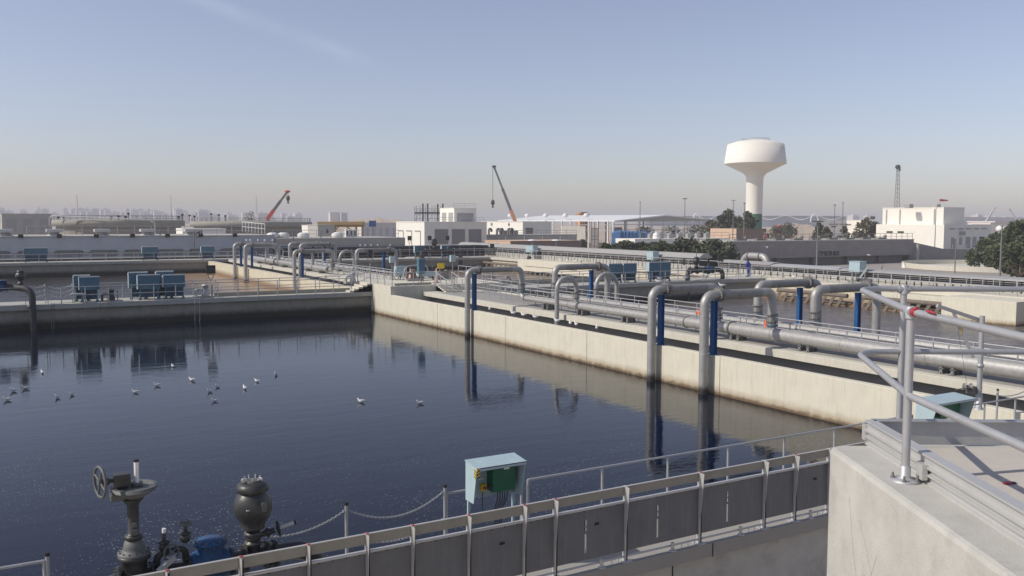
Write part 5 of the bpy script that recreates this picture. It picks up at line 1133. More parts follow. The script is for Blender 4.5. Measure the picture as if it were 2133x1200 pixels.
for i, (f0, f1, ya, yb) in enumerate(((.14, .24, 494, 517), (.31, .37, 494, 510), (.45, .55, 493, 517), (.60, .68, 493, 515), (.75, .86, 493, 497), (.75, .86, 503, 514))): MB().box((b0.x+wx*f0, b0.y-.58, zat(yb, 232)), (b0.x+wx*f1, b0.y-.501, zat(ya, 232))).build('door' if yb > 514 else 'window', 'louvre' if i != 4 else 'black', t)
for k in range(5): MB().box((b0.x+wx*(.1+.17*k), b0.y-.62, zat(476.5, 232)), (b0.x+wx*(.22+.17*k), b0.y-.5, zat(475, 232))).build('hood', 'panel', t)
MB().box((b0.x+wx*.31, b0.y-1.2, zat(489, 232)), (b0.x+wx*.39, b0.y-.501, zat(481, 232))).build('air_conditioner', 'louvre', t)
for px in (1893, 1950): a = atD(px, 430, 240); MB().box((a.x-.8, a.y-.8, z), (a.x+.8, a.y+.8, z+1)).build('roof_fan', 'louvre', t)
railing('short handrail below the doors of the white building', [(b0.x+.5, b0.y-2.5, zat(519, 230)), (xr2, b0.y-2.5, zat(519, 230))], 1.2, 2, .05)
# low white building with three windows
t, c, x1, y1, z = building('low white building with three dark slit windows beyond the filter tank', 1806, 330, 1712, 1812, 459, 'whitewall')
for px in (1742, 1764, 1786):
    yy = xface(c, px); y2_ = xface(c, px-10); MB().box((c.x-.06, yy, zloc(c.x, yy, 473.5)), (c.x-.01, y2_, zloc(c.x, yy, 470.5))).build('window', 'darkglass', t); MB().box((c.x-.4, yy-1, zloc(c.x, yy, 467.5)), (c.x-.01, y2_+1, zloc(c.x, yy, 466.3))).build('hood', 'panel', t)
# ================================================================ LEFT BUILDINGS
t = thing('louvred_building', 'long low blue-grey building with scalloped fascia and vertical louvres across the left', 'building', (0, 155, GZ))
zp = 3.55
MB().box((-40, 156.2, GZ), (43.6, 172, zp-2.05)).box((-40, 155.4, zp-2.0), (43.6, 172, zp-.1)).build('walls', 'bluewall', t)
MB().box((-40, 155.2, zp-.1), (43.7, 172, zp)).build('coping', 'greywall', t)
fb = MB(); N_ = 16
for k in range(N_):
    x0 = -36+k*5.0; fb.prism([(0, 0), (5, 0), (5, -.55), (4.65, -.55), (4.3, -.22), (.7, -.22), (.35, -.55), (0, -.55)], (x0, 155.4, zp-2.0), (1, 0, 0), (0, 0, 1), (0, 1, 0), .5)
fb.build('scalloped_fascia', 'bluewall', t)
for k in range(N_):
    b = MB(); x0 = -36+k*5.0
    for j in range(13): b.box((x0+.55+j*.31, 156.0, -.6), (x0+.67+j*.31, 156.2, zp-2.5))
    b.build('louvre_fins', 'louvre', t)
for k, px in enumerate((43, 123, 200, 275, 348, 417, 488)):
    a = atY(px, 492, 155.3); tt = thing('wall_lamp', 'black floodlight on the blue-grey parapet, number %s from the left' % ['one', 'two', 'three', 'four', 'five', 'six', 'seven'][k], 'floodlight', (a.x, 155.1, zp))
    MB().box((a.x-.35, 154.6, zp-.25), (a.x+.35, 155.15, zp+.3)).build('lamp_head', 'black', tt, bevel=.05); MB().box((a.x-.08, 155.1, zp-.1), (a.x+.08, 155.4, zp+.1)).build('bracket', 'dark', tt)
for k, px in enumerate((10, 113, 212, 307, 398)):
    a = atY(px, 482, 158); tt = thing('roof_ventilator', ['leftmost cut-off', 'second', 'third', 'fourth', 'fifth'][k]+' white mushroom ventilator on the blue-grey roof', 'ventilator', (a.x, 158, zp))
    MB().lathe((a.x, 158, zp), [(1.25, 0), (.7, .4), (.65, .6)], 4).build('skirt', 'lighttrim', tt); MB().box((a.x-1.15, 157, zp+.55), (a.x+1.15, 159, zp+1.05)).build('hood', 'lighttrim', tt, bevel=.1)
railing('handrail along the roof of the blue-grey louvred building', [(6, 161, zp), (43, 161, zp)], 1.5, 2.6, .04, name='roof_railing')
t = thing('louvred_building', 'plain grey-beige building continuing right of the blue-grey one, behind the distant goosenecks', 'building', (44, 155, GZ))
z2 = 2.95; MB().box((43.75, 155.3, GZ), (68.2, 170, z2)).build('walls', 'greywall', t); 
for k in range(5): MB().prism([(0, 0), (4.8, 0), (4.4, -.3), (4.1, -.06), (.7, -.06), (.4, -.3)], (43.9+4.85*k, 155.15, 1.55), (1, 0, 0), (0, 0, 1), (0, 1, 0), .14).build('fascia_scallop', 'louvre', t)
railing('handrail on the roof of the plain grey-beige building', [(44, 158, z2), (68, 158, z2)], 1.4, 2.8, .04, name='roof_railing')
for k, px in enumerate((568, 590, 632, 703)):
    a = atY(px, 490, 160); tt = thing('roof_ventilator', ['first', 'second', 'third', 'fourth'][k]+' rounded white cowl from the left on the grey-beige roof', 'ventilator', (a.x, 160, z2))
    MB().lathe((a.x, 160, z2), [(.9, 0), (1.1, .3), (1.1, .7), (.5, .95)], 12).build('cowl', 'white', tt)
for k, px in enumerate((723, 731, 739)):
    a = atY(px, 488, 161); tt = thing('air_conditioner', ['left', 'middle', 'right'][k]+' tall white air handling unit on the grey-beige roof', 'air conditioner', (a.x, 161, z2)); MB().box((a.x-.25, 161, z2), (a.x+.35, 162, z2+1.5)).build('casing', 'white', tt, bevel=.04); MB().box((a.x-.1, 160.97, z2+.3), (a.x+.2, 160.999, z2+1.2)).build('grille', 'dark', tt)
# round tanks with roof slabs, pipes and rails
def round_tank(label, pxa, pxb, D, ytop, ybot):
    a = atD(pxa, 470, D); b_ = atD(pxb, 470, D); c = (a+b_)/2; r_ = (b_-a).length/2; c = c+(c-EYE).normalized()*r_*.9; zt = zat(ytop, D); 
    t = thing('round_tank', label, 'tank', (c.x, c.y, GZ))
    MB().lathe((c.x, c.y, GZ), [(r_*.94, 0), (r_*.94, zt-GZ-1.6)], 48).build('shell', 'tankshell', t)
    MB().lathe((c.x, c.y, zt-1.6), [(r_*.94, 0), (r_, .1), (r_, 1.3), (r_*.98, 1.6), (.1, 2.0)], 48).build('roof_slab', 'tankroof', t)
    for h in (.5, 1.1):
        MB().tube([(c.x+r_*.97*math.cos(k/48*2*math.pi), c.y+r_*.97*math.sin(k/48*2*math.pi), zt+h) for k in range(49)], .05, 5).build('ring_rail', 'steel', t)
    for k in range(48): MB().cyl((c.x+r_*.97*math.cos(k/48*2*math.pi), c.y+r_*.97*math.sin(k/48*2*math.pi), zt-.1), (c.x+r_*.97*math.cos(k/48*2*math.pi), c.y+r_*.97*math.sin(k/48*2*math.pi), zt+1.1), .05, 5).build('rail_post', 'steel', t)
    return t, c, r_, zt
tk, c, r_, zt = round_tank('large round concrete tank with rooftop pipes and gauges on the left', 115, 385, 225, 463.5, 490)
for k, (px, py) in enumerate(((122, 458), (132, 456), (232, 458), (247, 455), (262, 457), (268, 450), (372, 456), (380, 452))):
    a = atD(px, 465, 224); tt = thing('roof_instrument', 'dark rooftop instrument on the large round tank, %s counting from the left' % ['first', 'second', 'third', 'fourth', 'fifth', 'sixth', 'seventh', 'eighth'][k], 'instrument', (a.x, a.y, zt)); MB().cyl((a.x, a.y, zt), (a.x, a.y, zat(py, 224)), .12, 6).build('stem', 'steel', tt); MB().box((a.x-.3, a.y-.2, zat(py, 224)-.25), (a.x+.3, a.y+.2, zat(py, 224)+.2)).build('head', 'dark', tt)
a = atD(103, 462, 222)
t = thing('roof_pipe', 'white pipe looping down over the left rim of the large round tank', 'pipe', (a.x, a.y, zt)); MB().tube(fillet([(a.x, a.y, zt-1.6), (a.x, a.y, zt+1.0), tuple(atD(300, 457, 222)*1)], .9, 5), .12, 8).build('pipe', 'lighttrim', t)
for k, (pa, pb, lab) in enumerate((((155, 488), (160, 460), 'thin dark swan-neck hose leaning on the large round tank'), ((326, 486), (322, 462), 'thin grey swan-neck lamp pole by the large round tank'))):
    a = atD(*pa, 215); b_ = atD(*pb, 215); t = thing('bent_pole', lab, 'pole', (a.x, a.y, GZ)); MB().tube(fillet([(a.x, a.y, GZ), tuple(b_), tuple(b_+RT*(2 if k == 0 else -1))], .7, 5), .12, 6).build('pole', 'scum' if k == 0 else 'rail', t)
tk, c, r_, zt = round_tank('second round tank with a deep bracketed roof slab, left of the grey crane boom', 395, 655, 262, 466, 490)
for k, (px, py) in enumerate(((395, 453), (405, 455), (456, 452), (470, 454), (440, 450))):
    a = atD(px, 465, 258); tt = thing('roof_instrument', 'dark rooftop instrument on the second round tank, %s counting from the left' % ['first', 'second', 'fourth', 'fifth', 'third'][k], 'instrument', (a.x, a.y, zt)); MB().cyl((a.x, a.y, zt), (a.x, a.y, zat(py, 258)), .12, 6).build('stem', 'steel', tt); MB().box((a.x-.3, a.y-.2, zat(py, 258)-.25), (a.x+.3, a.y+.2, zat(py, 258)+.2)).build('head', 'dark' if k != 4 else 'blue', tt)
t, c, x1, y1, z = building('grey flat building with two bays at the far left behind the ventilators', 4, 240, -40, 108, 452, 'greywall', base=GZ)
for k in range(3): MB().box((c.x+1+k*(x1-c.x)/3, c.y-.05, z-5.2), (c.x-.6+(k+1)*(x1-c.x)/3, c.y-.01, z-1.2)).build('bay_panel', 'louvre', t)
t, c, x1, y1, z = building('beige low building with ladder rails between the round tanks', 380, 205, 368, 470, 482, 'whitewall', base=GZ)
MB().box((c.x+3, c.y-.05, z-1.2), (c.x+4.3, c.y-.01, z-.2)).build('window', 'dark', t)
railing('white handrails on the ramp between the round tanks and the blue-grey parapet', [atD(505, 482, 190), atD(552, 487, 185)], 2.0, 1.2, .06, m='white')
t, c, x1, y1, z = building('small white cabin with one dark window between the second tank and the ochre canopy', 662, 220, 655, 697, 473, 'greywall', base=GZ); MB().box((c.x+(x1-c.x)*.5, c.y-.05, z-1.9), (c.x+(x1-c.x)*.62, c.y-.01, z-.9)).build('window', 'dark', t)
t, c, x1, y1, z = building('white cabin with a pink lower wall right of the second round tank', 648, 235, 640, 668, 474, 'whitewall', base=GZ)
# ochre canopy
D = 255; t = thing('canopy', 'ochre steel canopy on slim legs left of the central white building', 'canopy', atD(710, 470, D)); a = atD(665, 465, D); b_ = atD(757, 465, D)
MB().bar(a, b_, 5, .9).bar(atD(696, 470.5, D), atD(759, 470.5, D), .5, .6).build('roof_beam', 'tan', t)
for px in (698, 742, 755): p = atD(px, 470, D); MB().bar(p, (p.x, p.y, GZ), .45).build('leg', 'tan', t)
for pa, pb in (((700, 478), (708, 469)), ((722, 472), (735, 482))): MB().bar(atD(*pa, D), atD(*pb, D), .3).build('brace', 'tan', t)
t, c, x1, y1, z = building('long sandy panel wall beyond the ochre canopy', 757, 300, 755, 826, 468, 'city', base=GZ)
for k in range(5): MB().box((c.x+1+k*(x1-c.x)/5, c.y-.06, z-4.6), (c.x-.5+(k+1)*(x1-c.x)/5, c.y-.01, z-1.6)).build('panel', 'city2', t)
a = atD(776, 466, 290); t = thing('billboard', 'small dark blue board on the sandy ground left of the white building', 'sign', a); MB().box((a.x-1.2, a.y, a.z-1), (a.x+1.2, a.y+.15, a.z+1)).build('board', 'blue', t); MB().cyl((a.x, a.y+.1, GZ), (a.x, a.y+.1, a.z-1), .1, 6).build('post', 'steel', t)
# ================================================================ WATER TOWER
D = 340; c = atD(1570, 470, D); k_ = D/FPX
t = thing('water_tower', 'white mushroom shaped water tower with a green band at its foot', 'water tower', (c.x, c.y, GZ))
def zy(y): return zat(y, D)
MB().cyl((c.x, c.y, GZ), (c.x, c.y, zy(446)), 16.7*k_, 40).build('green_band', 'towergreen', t)
MB().lathe((c.x, c.y, zy(446)), [(16.7*k_, 0), (17.2*k_, 72*k_), (19*k_, 78*k_), (24*k_, 84*k_), (62*k_, 103*k_)], 48).build('stem', 'whitewall', t)
MB().lathe((c.x, c.y, zy(343)), [(62*k_, 0), (63*k_, .4*k_), (63*k_, .4*k_), (63*k_, .41*k_), (57*k_, 40*k_), (57*k_, 40*k_), (56.9*k_, 40.1*k_), (40*k_, 46*k_), (10*k_, 50.5*k_), (1, 51*k_)], 48, smooth=True).build('bowl', 'whitewall', t)
rl = MB()
for h in (.5, 1.0): rl.tube([(c.x+28*k_*math.cos(q/24*2*math.pi), c.y+28*k_*math.sin(q/24*2*math.pi), zy(293)+h-.6) for q in range(25)], .06, 4)
for q in range(24): rl.cyl((c.x+28*k_*math.cos(q/24*2*math.pi), c.y+28*k_*math.sin(q/24*2*math.pi), zy(294)-.4), (c.x+28*k_*math.cos(q/24*2*math.pi), c.y+28*k_*math.sin(q/24*2*math.pi), zy(293)+.5), .05, 4)
rl.build('top_railing', 'rail', t)
# ================================================================ CRANES, MAST, WINDSOCK
def crane(label, pa, pb, D, m1, m2, frac, hook, w=1.0, w2=.6):
    a = atD(*pa, D); b_ = atD(*pb, D); t = thing('crane', label, 'crane', (a.x, a.y, GZ)); m = a.lerp(b_, frac); m3 = a.lerp(b_, (1+frac)/2)
    MB().bar(a, m, w).build('boom_base', m2, t); MB().bar(m, m3, (w+w2)/2).bar(m3, b_, w2).build('boom_upper', m1, t)
    MB().ball(b_, w*.62, (1.5, 1, .7), 8).build('boom_head', m2 if m2 == 'cranered' else m1, t)
    if hook:
        h0 = atD(hook[0], hook[1], D); h1 = atD(hook[0], hook[2], D); MB().bar(h0, h1, .13).bar(b_, h0, .2).build('hoist_rope', 'crane', t); MB().ball(h1, .75, (1, 1, 1.5), 8).ball(h1-Z3*1.5, .4, (1, 1, 1.3), 8).build('hook_block', 'dark', t)
    bx = Vector((a.x, a.y, GZ)); MB().bar(bx+Z3*1.0, bx+Vector((6, 0, 1.0)), 3, 1.6).build('carrier', m2, t); MB().bar(bx+Z3*2.5, bx+Vector((2.5, 0, 2.5)), 2.6, 2.2).build('cab', m2, t)
    MB().bar(bx+Vector((1, 0, 3)), a, w).build('boom_root', m2, t)
    for dx in (.8, 2.6, 4.6): MB().lathe(bx+Vector((dx, -1.6, .55)), [(.55, -.2), (.55, .2)], 12, (0, 1, 0)).build('wheel', 'black', t)
    return t
crane('tall mobile crane with a grey telescopic boom and orange root, leaning left', (1073, 461), (1029, 347), 330, 'crane', 'craneor', .2, (1026.5, 350, 422), 1.15, .6)
crane('mobile crane with a red and grey boom leaning right, left of centre', (557, 456), (599, 399), 330, 'crane', 'cranered', .32, (600, 402, 413), 1.2, .7)
crane('tiny pale crane boom leaning right behind the far right buildings', (2053, 463), (2072, 433), 700, 'city2', 'city2', .4, None, 1.4, .8)
crane('tiny pale crane boom leaning left at the far right', (2120, 461), (2103, 436), 700, 'city2', 'city2', .4, None, 1.4, .8)
D = 480; t = thing('lattice_mast', 'tall slender lattice mast with round dishes above the white building on the right', 'mast', atD(1866, 470, D)); c = atD(1866, 470, D)
H0, H1 = GZ, zat(352, D); legs = [(-1, -1), (1, -1), (0, 1.2)]
for lx, ly in legs: MB().bar((c.x+lx*1.5, c.y+ly*1.5, H0), (c.x+lx*.55, c.y+ly*.55, H1), .2).build('leg', 'steel', t)
lb = MB()
for q in range(16):
    f0, f1 = q/16, (q+1)/16
    for (a0_, a1_) in ((0, 1), (1, 2), (2, 0)):
        s0 = 1.5-.95*f0; s1 = 1.5-.95*f1; lb.bar((c.x+legs[a0_][0]*s0, c.y+legs[a0_][1]*s0, H0+(H1-H0)*f0), (c.x+legs[a1_][0]*s1, c.y+legs[a1_][1]*s1, H0+(H1-H0)*f1), .13)
lb.build('lattice', 'steel', t)
MB().ball((c.x, c.y, H1+1), 1.3, (1.3, 1, 1), 10).ball((c.x+.8, c.y-.6, H1-.4), .8, (1, .5, 1), 8).build('dishes', 'dark', t)
a = atD(1958, 417, 300); t = thing('windsock', 'small red windsock above the white building', 'windsock', (a.x, a.y, GZ)); MB().tube([tuple(a), tuple(a+RT*2.6-Z3*.1)], [.45, .2], 10).build('sock', 'red', t); MB().cyl((a.x, a.y, GZ), (a.x, a.y, a.z), .06, 6).build('pole', 'rail', t)
# ================================================================ LAMP POLES
def lamp(label, px, ytop, D, heads=1, w=.5, m='steel', z0=GZ, hm='dark'):
    a = atD(px, 461, D); zt_ = zat(ytop, D); t = thing('lamp_post', label, 'lamp post', (a.x, a.y, z0))
    MB().tube([(a.x, a.y, z0), (a.x, a.y, zt_)], [w*.32, w*.16], 8).build('pole', m, t); s_ = D/FPX
    if heads == 0: return t
    for k in range(heads):
        d_ = RT*((k-(heads-1)/2)*5*s_); MB().frame(Vector((a.x, a.y, zt_))+d_, RT, -RT.cross(Z3), Z3, (-1.9*s_, -.3, -.9*s_), (1.9*s_, .3, .7*s_)).build('lamp_head', hm, t)
    if heads > 1: MB().bar(Vector((a.x, a.y, zt_))-RT*(5*s_*(heads-1)/2), Vector((a.x, a.y, zt_))+RT*(5*s_*(heads-1)/2), .15).build('crossarm', m, t)
    return t
lamp('slim lamp post in front of the white hangar roof', 1333, 422, 250, hm='rail'); lamp('twin-headed lamp post right of the hangar frame', 1426, 415, 250, 2)
lamp('lamp post with a flat white head before the big dark tree', 1527, 418, 245, 2, hm='rail'); lamp('lamp post with one dark head beside the water tower stem', 1550, 424, 245)
lamp('lamp post with dark head above the low slit-window building', 1738, 427, 250); lamp('lamp post with pale head right of the other above the slit-window building', 1755, 422, 240, hm='rail')
lamp('tall floodlight post with a wide dark crossarm in front of the lettered tank', 1704, 461, 150, 5, .6)
lamp('tall slim lamp post with a bent head near the right trees', 2088, 469, 120, 1, .5, z0=GZ)
lamp('short lamp post in front of the white building doors', 1993, 495, 150, 1, .35, hm='rail'); lamp('bare slim pole before the bright face of the white building', 1949, 430, 225, 0, .4)
lamp('thin faraway mast at the far left above the hazy city', 162, 410, 900, 0, 2, 'city2'); lamp('thin faraway mast second from the left above the hazy city', 357, 411, 900, 0, 2, 'city2'); lamp('thin mast with a lamp beside the small dark tree left of the red crane', 535, 413, 600, 0, 1.2, 'city2')
lamp('lamp post standing before the blue-grey building, left of the pair', 333, 482, 148, 0, .5, z0=0); lamp('lamp post standing before the blue-grey building, right of the pair', 403, 486, 148, 0, .5, z0=0)
lamp('slim post behind the distant goosenecks on the left', 610, 482, 150, 0, .5, z0=0); lamp('slim post behind the distant goosenecks on the right', 668, 484, 150, 0, .4, z0=0)
lamp('short lamp post on the yard behind the covers at right, curved arm', 1840, 553, 112, 1, .4, hm='rail')
# barriers, ring wall, yard
c = atZ(2125, 562, GZ); a = atZ(1900, 562, GZ); r_ = (atZ(1900, 560, GZ)-atZ(2260, 560, GZ)).length/2; cc = (atZ(1900, 560, GZ)+atZ(2260, 560, GZ))/2
t = thing('round_tank', 'low cream ring wall of a round settling tank on the right', 'tank', (cc.x, cc.y, GZ))
MB().lathe((cc.x, cc.y, GZ+.05), [(r_, 0), (r_, 1.0), (r_-.35, 1.0), (r_-.35, .1)], 72, smooth=False).build('ring_wall', 'ledge', t)
MB().lathe((cc.x, cc.y, GZ+.06), [(r_-.4, 0), (1, .01)], 48).build('inner_floor', 'deck', t)
a = atZ(2037, 560, GZ+.5); tag(MB().cyl(tuple(a), tuple(a+Z3*1.6), .12, 8).ball(a+Z3*.3, .5, (1.2, 1, .7), 10).ball(a+Z3*1.7, .2, (1, 1, 1), 8).build('scraper_drive', 'steel'), 'grey scraper drive in the middle of the low ring tank', 'machine')
a = atZ(1882, 558, GZ); t = thing('road_barrier', 'white-ended grey concrete road barrier on the yard left of the ring wall', 'barrier', a); MB().prism([(-.4, 0), (.4, 0), (.15, 1.0), (-.15, 1.0)], a, (0, 1, 0), (0, 0, 1), (1, 0, 0), 3.4).build('body', 'greywall', t); MB().prism([(-.41, 0), (.41, 0), (.16, 1.02), (-.16, 1.02)], a-Vector((.05, 0, 0)), (0, 1, 0), (0, 0, 1), (1, 0, 0), .05).build('white_end', 'white', t)
# ================================================================ AIRPORT TERMINAL WITH WAVE FACADE
def terminal(label, px0, px1, D, arches, ytop=449, ybot=463):
    a = atD(px0, 461, D); b_ = atD(px1, 461, D); u = (b_-a); u.z = 0; ln = u.length; u.normalize(); n_ = Vector((u.y, -u.x, 0))
    if n_.dot(EYE-a) < 0: n_ = -n_
    zt_ = zat(ytop, D); zb_ = zat(ybot, D); s_ = D/FPX; a = Vector((a.x, a.y, 0)); t = thing('terminal_building', label, 'building', (a.x, a.y, GZ))
    MB().frame(a, u, -n_, Z3, (0, 0, GZ), (ln, 60, zt_)).build('glass_body', 'termglass', t)
    MB().frame(a, u, n_, Z3, (0, 0, zt_-.6*s_), (ln, 6, zt_+.6*s_)).build('roof_edge', 'termwhite', t)
    w = MB(); n = 120
    pts = []
    for i in range(n+1):
        x = ln*i/n; ph = (px0+(px1-px0)*i/n)
        z_ = zt_-(4.5+4.2*math.cos((ph-arches[0])/arches[1]*2*math.pi))*s_; pts.append(a+u*x+n_*4+Z3*z_)
    w.tube(pts, 1.25*s_, 6); w.build('wave_beam', 'termwhite', t)
    fb = MB()
    for i in range(0, n, 3): p_ = pts[i]; fb.bar(p_, (p_.x, p_.y, zt_), .35*s_)
    fb.build('struts', 'city', t)
    for px in arches[2:]:
        c_ = atD(px, 461, D); pp = [Vector((c_.x, c_.y, zat(463, D)))+u*(-8*s_*math.cos(q/12*math.pi))+n_*8+Z3*(17*s_*math.sin(q/12*math.pi)) for q in range(13)]
        MB().tube(pp, 1.3*s_, 6).build('oval_arch', 'termwhite', t)
terminal('hazy airport terminal with a white wave facade and oval arch, right of the water tower', 1588, 1762, 1500, (1602, 64, 1693))
terminal('hazy wave-fronted terminal section left of the big dark tree', 1345, 1502, 1700, (1352, 40, 1449), 450)
# far city and plain
rc = random.Random(11)
for k in range(130):
    px = rc.uniform(-5, 430) if k < 92 else rc.uniform(430, 640) if k < 112 else rc.uniform(1760, 2130); D = rc.uniform(1900, 2500); h = rc.uniform(1, 16)*(1 if px < 430 else .5); wpx = rc.uniform(6, 19)
    a = atD(px, 461, D); s_ = D/FPX; ln = wpx*s_; top = zat(455-h, D)
    t = thing('city_building', 'pale hazy block of flats, one of many in the far city skyline', 'building', (a.x, a.y, GZ), 'far city skyline blocks')
    MB().box((a.x, a.y, GZ), (a.x+ln, a.y+ln*.8, top)).build('walls', rc.choice(['city', 'city', 'city2']), t)
    MB().box((a.x+ln*.3, a.y+ln*.2, top), (a.x+ln*.6, a.y+ln*.5, top+3)).build('stair_head', 'city', t)
    if wpx > 9:
        b = MB()
        for q in range(int((top-GZ)/3.4)): b.box((a.x+ln*.08, a.y-.3, GZ+1.2+q*3.4), (a.x+ln*.92, a.y-.05, GZ+2.4+q*3.4))
        b.build('window_bands', 'citywin', t)
for lab, px0, px1, D, yt, m in (('pale pink box building alone on the desert horizon left of centre', 688, 711, 1200, 447, 'city'), ('blue-grey box building beside the pink one on the desert horizon', 711, 724, 1200, 448, 'city2'), ('very long low bluish building on the horizon at the far right', 2004, 2200, 1300, 452, 'city2'), ('low pale warehouse between the right trees and the white building', 2063, 2110, 500, 466, 'whitewall'), ('second low warehouse at the far right behind the trees', 2072, 2140, 620, 462, 'city')):
    c = corner(px0, D); x1 = yface(c, px1); t = thing('building', lab, 'building', (c.x, c.y, GZ)); MB().box((c.x, c.y, GZ), (x1, c.y+(x1-c.x)*.5, zat(yt, D))).build('walls', m, t); MB().box((c.x-.5, c.y-.5, zat(yt, D)), (x1+.5, c.y+(x1-c.x)*.5+.5, zat(yt, D)+.9)).build('roof', 'city', t)
a = atD(2086, 477, 300); tag(MB().ball(a, 1.6, (1.3, 1, .8), 14).cyl((a.x, a.y, GZ), (a.x, a.y, a.z), 1.2, 10).build('white_tank', 'white'), 'round white tank among the trees at the far right', 'tank')
# desert berms
for lab, px0, px1, D, yt in (('sand_bank', 690, 880, 700, 458), ('sand_bank', 1590, 1720, 600, 466), ('sand_bank', 600, 900, 420, 466.5), ('sand_bank', 1590, 1830, 420, 472)):
    n = 40; vs = []; fs = []
    for i in range(n+1):
        p = atD(px0+(px1-px0)*i/n, 461, D); e = math.sin(i/n*math.pi)**.4*(1+.05*math.sin(i*.7)+.03*math.sin(i*2.1)); h = (zat(yt, D)-GZ)*e
        q = atD(px0+(px1-px0)*i/n, 461, D*1.08); r0 = atD(px0+(px1-px0)*i/n, 461, D*.95)
        vs += [(r0.x, r0.y, GZ-.2), (p.x, p.y, GZ+max(.1, h)), (q.x, q.y, GZ-.2)]
    for i in range(n): a = i*3; fs += [(a, a+1, a+4, a+3), (a+1, a+2, a+5, a+4)]
    struct(MB().add(vs, fs, True).build('sand_bank', 'sand'))
# vehicles and small things between
def car(label, px, py, D, m, L_=4.5, name='parked_car', h=1.5):
    a = atD(px, py, D); a.z = GZ if D > 250 else a.z; t = thing(name, label, 'car' if L_ < 6 else 'truck', a)
    MB().prism([(0, .35), (L_, .35), (L_, .85), (L_*.92, .95), (L_*.75, h), (L_*.3, h), (L_*.18, .95), (0, .85)], a, RT, Z3, Vector((0, 1, 0)), 1.8).build('body', m, t, bevel=.05)
    for f_ in (.2, .8): MB().lathe(a+RT*(L_*f_)+Z3*.35, [(.34, -.15), (.34, .05)], 12, (0, 1, 0)).build('wheel', 'black', t)
    MB().prism([(L_*.3, 1.0), (L_*.74, 1.0), (L_*.68, h-.1), (L_*.34, h-.1)], a-Vector((0, .02, 0)), RT, Z3, Vector((0, 1, 0)), .02).build('windows', 'darkglass', t)
for i, (px, m) in enumerate(((1650, 'white'), (1668, 'white'), (1682, 'lighttrim'), (1700, 'white'), (1780, 'white'), (1640, 'rail'))): car(['first', 'second', 'third', 'fourth', 'fifth', 'sixth'][i]+' pale parked vehicle beyond the filter tank railings, counting across the lot', px, 478, 290-i*4, m)
a = atD(1622, 474, 380); t = thing('container', 'red shipping container in front of the desert bank', 'container', (a.x, a.y, GZ)); MB().box((a.x, a.y, GZ), (a.x+8, a.y+2.5, zat(469.5, 380))).build('box', 'red', t)
a = atD(1210, 448, 420); t = thing('excavator', 'orange machine with a cabin standing high behind the white roof', 'machine', (a.x, a.y, zat(452, 420))); MB().box((a.x-1, a.y, GZ), (a.x+5, a.y+3, zat(447, 420))).build('body', 'craneor', t); MB().box((a.x, a.y+.2, zat(447, 420)), (a.x+4, a.y+2.6, zat(443.5, 420))).build('cabin', 'tan', t)
# ================================================================ TREES
def tree(label, px, py_top, D, wpx, m='leaf', base=GZ, n=900, leaf=.35, trunk_h=.3, name='tree', seed=0, cat='tree', group=None, low=False):
    rr = random.Random(seed+int(px)); c = atD(px, 461, D); s_ = D/FPX; W_ = wpx*s_/2; top = zat(py_top, D); H_ = top-base
    t = thing(name, label, cat, (c.x, c.y, base), group)
    th = H_*(trunk_h if not low else .12)
    tb = MB().tube([(c.x, c.y, base), (c.x+.1, c.y, base+th), (c.x, c.y, base+H_*.75)], [.05*H_, .035*H_, .012*H_], 8)
    for k in range(6):
        a = rr.uniform(0, 6.28); z0 = base+th*rr.uniform(.8, 1.6); e = (c.x+math.cos(a)*W_*.7, c.y+math.sin(a)*W_*.7, z0+H_*.3); tb.tube([(c.x, c.y, z0), e], [.02*H_, .006*H_], 6)
    tb.build('trunk', 'trunk', t)
    cl = []
    for k in range(20 if not low else 16):
        a = rr.uniform(0, 6.28); q = rr.random()**.5; zz = rr.uniform(.0, 1); rad = math.sqrt(max(.08, 1-(zz*1.15-.25)**2))
        cl.append((c.x+math.cos(a)*W_*q*rad*.75, c.y+math.sin(a)*W_*q*rad*.75, base+th+(H_-th)*(.12+.72*zz), W_*rr.uniform(.26, .42)))
    cl.append((c.x, c.y, top-W_*.25, W_*.3))
    vs = []; fs = []
    for k in range(n):
        cx_, cy_, cz_, cr_ = cl[k % len(cl)]
        d = Vector((rr.gauss(0, 1), rr.gauss(0, 1), rr.gauss(0, 1))).normalized()*(cr_*rr.uniform(.55, 1.08)); d.z *= .8
        p = Vector((cx_, cy_, cz_))+d; u = Vector((rr.gauss(0, 1), rr.gauss(0, 1), rr.gauss(0, .7))).normalized(); v = u.cross(Vector((rr.gauss(0, 1), rr.gauss(0, 1), rr.gauss(0, 1)))).normalized(); L2 = leaf*rr.uniform(.6, 1.5)
        o = len(vs); vs += [p-u*L2, p+v*L2*.5, p+u*L2, p-v*L2*.5]; fs.append((o, o+1, o+2, o+3))
    MB().add(vs, fs).build('crown', m, t); return t
tree('big dark spreading tree left of the water tower, its left half', 1519, 436, 275, 62, 'leaf', n=3600, leaf=.42)
tree('dark tree just in front of the water tower stem', 1556, 440, 272, 52, 'leaf', n=3000, leaf=.4)
tree('dusty thin tree left of the big dark tree', 1478, 458, 280, 56, 'leafdry', n=1500, leaf=.4)
hed = [(1262, 507, 46), (1300, 503, 56), (1340, 505, 56), (1378, 501, 58), (1425, 497, 60), (1400, 512, 52), (1462, 510, 50), (1492, 498, 66)]
for i, (px, py, w_) in enumerate(hed): tree('dark rounded hedge tree, %s from the left in the row behind the long walkway' % ['first', 'second', 'third', 'fourth', 'sixth', 'fifth', 'seventh', 'eighth'][i], px, py, 150+(i % 3)*4, w_*1.55, 'leaf' if i % 3 else 'leafg', n=4200, leaf=.27, low=True, seed=i)
